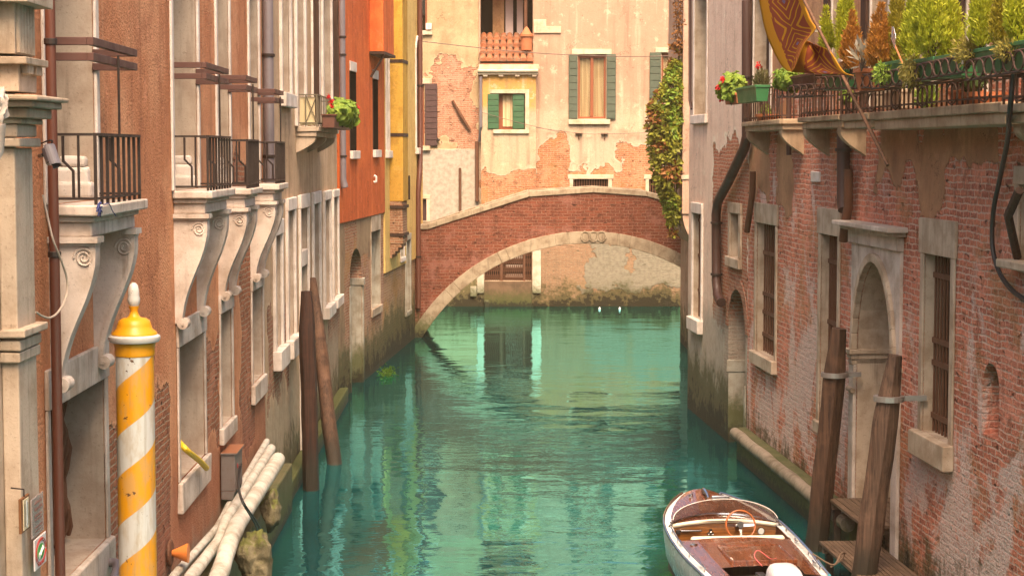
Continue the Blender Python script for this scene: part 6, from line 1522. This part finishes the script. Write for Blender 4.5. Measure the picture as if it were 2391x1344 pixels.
    # black cable down the brick wall at the right
    p = [GP(2376, 100, .9), GP(2366, 180, .86), GP(2358, 260, .84), GP(2352, 330, .5), GP(2334, 420, .12), GP(2320, 490, .08), GP(2317, 570, .08), GP(2332, 632, .08), GP(2362, 676, .08), GP(2400, 704, .08)]
    tag(MB().tube(catmull(p, 6), .028, 8).build('black_cable', M['rubber'], None, RIGHT, p[-1], smooth=True), 'thick black cable curving down the brick wall at right', 'cable')
    # flower box on the balcony of the tan house, opposite
    def LPt(x, y, n): h = LEFT.hit(x, y, n); return Vector((h.x, -n, h.z))
    a, b = LPt(752, 272, .46), LPt(790, 270, .46); z1, z0 = LPt(760, 268, .6).z, LPt(760, 297, .6).z
    o = thing('flower_box', 'dark flower box hung on the tan house balcony opposite', 'planter', LEFT, (a.x, -.46, z0))
    MB().box(a.x, b.x, -.70, -.46, z0, z1, jit=.01).build('tub', M['browntub'], o, bev=.01)
    MB().box(a.x - .02, b.x + .02, -.72, -.44, z1 + .001, z1 + .03).build('rim', M['browntub'], o)
    c = Vector(((a.x + b.x) / 2 - .3, -.72, z1 + .10)); bush('geranium', 'large leaved geranium with red flowers on the tan house balcony', 'plant', c, (1.5, .36, .30), 'geranium', 420, .20, LEFT, flowers=((-1.5, .1, .16), (-1.4, .16, .26), (.5, -.25, .1), (-1.3, .1, .1)))
    # creeper by the bridge
    prof = [(105, 1574, 1592), (150, 1566, 1594), (200, 1548, 1596), (235, 1522, 1596), (280, 1512, 1597), (330, 1517, 1597), (380, 1524, 1595), (430, 1535, 1590), (480, 1556, 1588), (520, 1565, 1584), (548, 1570, 1578)]
    o = thing('climbing_creeper', 'green and russet creeper hanging in a thick mass by the bridge', 'creeper', Hf, Hf.loc(at(1590, 548, 53)))
    mm = {k: MB() for k in ('creeper', 'rust', 'geranium', 'dark')}
    def samp():
        while True:
            y = RND.uniform(105, 548)
            for (ya, a0, b0), (yb, a1, b1) in zip(prof, prof[1:]):
                if ya <= y <= yb:
                    t = (y - ya) / (yb - ya); return y, a0 + (a1 - a0) * t, b0 + (b1 - b0) * t
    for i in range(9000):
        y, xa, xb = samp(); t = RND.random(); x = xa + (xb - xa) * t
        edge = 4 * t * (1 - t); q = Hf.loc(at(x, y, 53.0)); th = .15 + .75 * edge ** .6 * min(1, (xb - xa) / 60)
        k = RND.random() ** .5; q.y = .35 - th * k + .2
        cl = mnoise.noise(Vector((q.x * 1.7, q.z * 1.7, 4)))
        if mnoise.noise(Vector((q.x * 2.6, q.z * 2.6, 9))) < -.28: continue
        kind = 'rust' if cl > .12 and RND.random() < .75 else ('geranium' if cl < -.25 and RND.random() < .6 else ('dark' if k < .45 else 'creeper'))  # deep leaves get a dark colour that paints the shade inside the mass
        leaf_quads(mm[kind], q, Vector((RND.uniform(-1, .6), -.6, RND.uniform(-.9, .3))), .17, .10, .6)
    for k, nm in (('creeper', 'green_leaves'), ('rust', 'russet_leaves'), ('geranium', 'lime_leaves'), ('dark', 'shaded_inner_leaves')): mm[k].build(nm, LF[k], o)
    s_ = MB()
    for k in range(7):
        x0 = 1590 - k * 4; s_.tube(catmull([Hf.loc(at(x0, 540 - k * 10, 53.3)), Hf.loc(at(x0 - 12, 420, 53.2)), Hf.loc(at(x0 - 6 - k * 4, 300, 53.1)), Hf.loc(at(1585, 130, 53.3))], 4), .015, 5)
    s_.build('stems', M['post2'], o)
    # thin vine above
    o = thing('bare_vine', 'sparse vine climbing the corner above the creeper', 'vine', Hf, Hf.loc(at(1590, 110, 53.2))); s_ = MB(); v = MB()
    for k in range(3):
        pts = [Hf.loc(at(1590 - k * 7 + RND.uniform(-4, 4), 120 - j * 26, 53.1)) for j in range(6)]; s_.tube(catmull(pts, 3), .012, 5)
        for p_ in catmull(pts, 9):
            for q in range(2): leaf_quads(v, p_ + Vector((RND.uniform(-.1, .1), RND.uniform(-.1, .1), RND.uniform(-.1, .1))), Vector((RND.uniform(-1, 1), -.5, -.3)), .11, .06, .6)
    s_.build('stems', M['post2'], o); v.build('leaves', LF['rust'], o)
    # weed at the foot of the yellow house
    g = ground(905, 872, .05); m = MB()
    for i in range(260): leaf_quads(m, g + Vector((RND.gauss(0, .10), RND.gauss(0, .40), RND.uniform(-.03, .10))), Vector((RND.uniform(-.6, .6), -.3, RND.uniform(-.2, .6))), .10, .03, .5)
    tag(m.build('water_weed', leaf_mat('weed_green', (.10, .22, .015), (.04, .10, .01)), None, WORLD, g), 'bright green weed clump at the water line under the yellow house', 'weed', kind='stuff')
greenery()

def flag():
    a, b = GP(2073, 386, .72), GP(1870, -14, 1.34); dr = (b - a)
    o = thing('flag', 'maroon and gold patterned flag hanging furled from a slanting pole', 'flag', RIGHT, a)
    MB().tube([a, b, b + dr * .5], .022, 10).build('pole', wood_mat('flag_pole_wood', (.13, .062, .032), (.07, .035, .02)), o, smooth=True)
    m = MB(); c = GP(1908, 72, 1.2)
    for k in range(3): m.tube([c + Vector((.045 * math.cos(t), .045 * math.sin(t), .02 * k + .01 * math.cos(t))) for t in [i * .5 for i in range(14)]], .009, 5)
    m.build('tie', plain('white_tie', (.6, .56, .5), .7), o)
    N = NT('flag_cloth'); uv = N.co('UV'); u, v, _ = N.sep(uv)
    gold, mar, blue = (.62, .31, .03), (.33, .085, .045), (.22, .16, .25)
    # repeating lozenges with nested outlines between gold chevrons
    a_ = N.math('ABSOLUTE', N.math('SUBTRACT', N.math('FRACT', N.math('MULTIPLY', v, 2.0)), .5)); b_ = N.math('ABSOLUTE', N.math('SUBTRACT', u, .56))
    dd = N.math('ADD', N.math('MULTIPLY', a_, 1.0), N.math('MULTIPLY', b_, 1.25))
    ringf = N.math('LESS_THAN', N.math('FRACT', N.math('MULTIPLY', dd, 6.5)), .24); col = N.mix(ringf, mar, gold)
    col = N.mix(N.math('LESS_THAN', dd, .055), col, blue); col = N.mix(N.math('GREATER_THAN', dd, .58), col, mar)
    zig = N.math('LESS_THAN', N.math('ABSOLUTE', N.math('SUBTRACT', dd, .66)), .035); col = N.mix(zig, col, gold)
    col = N.mix(N.math('GREATER_THAN', u, .90), col, gold); col = N.mix(N.math('LESS_THAN', u, .20), col, gold); col = N.mix(N.math('LESS_THAN', N.math('ABSOLUTE', N.math('SUBTRACT', u, .24)), .018), col, mar)
    d1 = N.n('ShaderNodeBsdfDiffuse', {'Color': col}); t1 = N.n('ShaderNodeBsdfTranslucent', {'Color': col}); N.t.links.new(N.n('ShaderNodeMixShader', {0: .3, 1: d1, 2: t1}), N.out.inputs[0])
    def patch(name, left, right, nl, nr, wave, v0, v1, nu=26, nv=26):
        Lp, Rp = catmull([Vector((*p, 0)) for p in left], 12), catmull([Vector((*p, 0)) for p in right], 12)
        pick = lambda P, t: P[min(len(P) - 1, int(round(t * (len(P) - 1))))]
        vs = []; uvs = []
        for j in range(nv + 1):
            t = j / nv; l, r = pick(Lp, t), pick(Rp, t)
            for i in range(nu + 1):
                s_ = i / nu; p = l.lerp(r, s_); n = nl + (nr - nl) * s_ + wave * math.sin(s_ * 7 + t * 2.2) + wave * .6 * math.sin(t * 5 + s_ * 3)
                vs.append(GP(p.x, p.y, n)); uvs.append((s_, v0 + (v1 - v0) * t))
        fs = [(j * (nu + 1) + i, j * (nu + 1) + i + 1, (j + 1) * (nu + 1) + i + 1, (j + 1) * (nu + 1) + i) for j in range(nv) for i in range(nu)]
        mb = MB(); mb.raw(vs, fs); ob = mb.build(name, N.mat, o, smooth=True, ang=180)
        ul = ob.data.uv_layers.new(name='UVMap')
        for lp in ob.data.loops: ul.data[lp.index].uv = uvs[lp.vertex_index]
        sm = ob.modifiers.new('thickness', 'SOLIDIFY'); sm.thickness = .004
    patch('cloth', [(1762, -60), (1772, 0), (1786, 70), (1808, 125), (1830, 160), (1850, 169)], [(1850, -60), (1872, -5), (1892, 45), (1904, 68), (1880, 100), (1852, 168)], 1.12, 1.30, .035, 0, 1.15)
    patch('cloth_fold', [(1848, 169), (1856, 140), (1872, 108), (1885, 96)], [(1994, 177), (1968, 165), (1938, 120), (1912, 108)], 1.14, 1.10, .03, .2, .75, 26, 14)
flag()

# wires, white specks
def wires():
    FP = lambda x, y, n=.35: (lambda h: Vector((h.x, -n, h.z)))(FAR.hit(x, y, n))
    for nm, lab, pts, r in (('overhead_wire', 'thin wire strung right across the far facades above the windows', [(978, 96), (1120, 112), (1250, 124), (1400, 131), (1520, 132), (1640, 128)], .016),
                    ('washing_line', 'faint washing line below the far shuttered window', [(1236, 296), (1351, 311), (1411, 313), (1510, 310)], .010), ('washing_line', 'washing line slanting across the small window of the yellow bay', [(1126, 263), (1180, 278), (1226, 290), (1320, 312)], .010)):
        p = [FP(x, y, .35 if nm != 'washing_line' else (.5 if 'bay' in lab else .12)) for x, y in pts]
        tag(MB().tube(catmull(p, 5), r, 5).build(nm, plain('grey_wire', (.14, .09, .07), .7), None, FAR, p[0]), lab, 'wire')
    for x, lab in ((1400, 'left one of two tiny white specks on the far water'), (1447, 'right one of two tiny white specks on the far water')):
        g = ground(x, 722); tag(MB().lathe([(.02, -.05), (.04, 0), (.045, .03), (.03, .07), (.01, .09)], g, 14).build('white_speck', plain('white_speck_plain', (.7, .7, .7), .4), None, WORLD, g, smooth=True), lab, 'speck')  # small white lumps on the water, plain specks of no set kind
wires()

# ------------------------------------------------------------------ tinted air volume added to lay a warm glow over the view
def haze():
    N = NT('warm_wash'); v = N.n('ShaderNodeVolumePrincipled', {'Color': (1.0, .74, .50, 1), 'Density': .0005, 'Anisotropy': .0})
    N.t.links.new(v, N.out.inputs[1])
    tag(MB().box(-40, 40, -20, 95, -2.6, 18).build('haze', N.mat), None, None, kind='stuff')
haze()
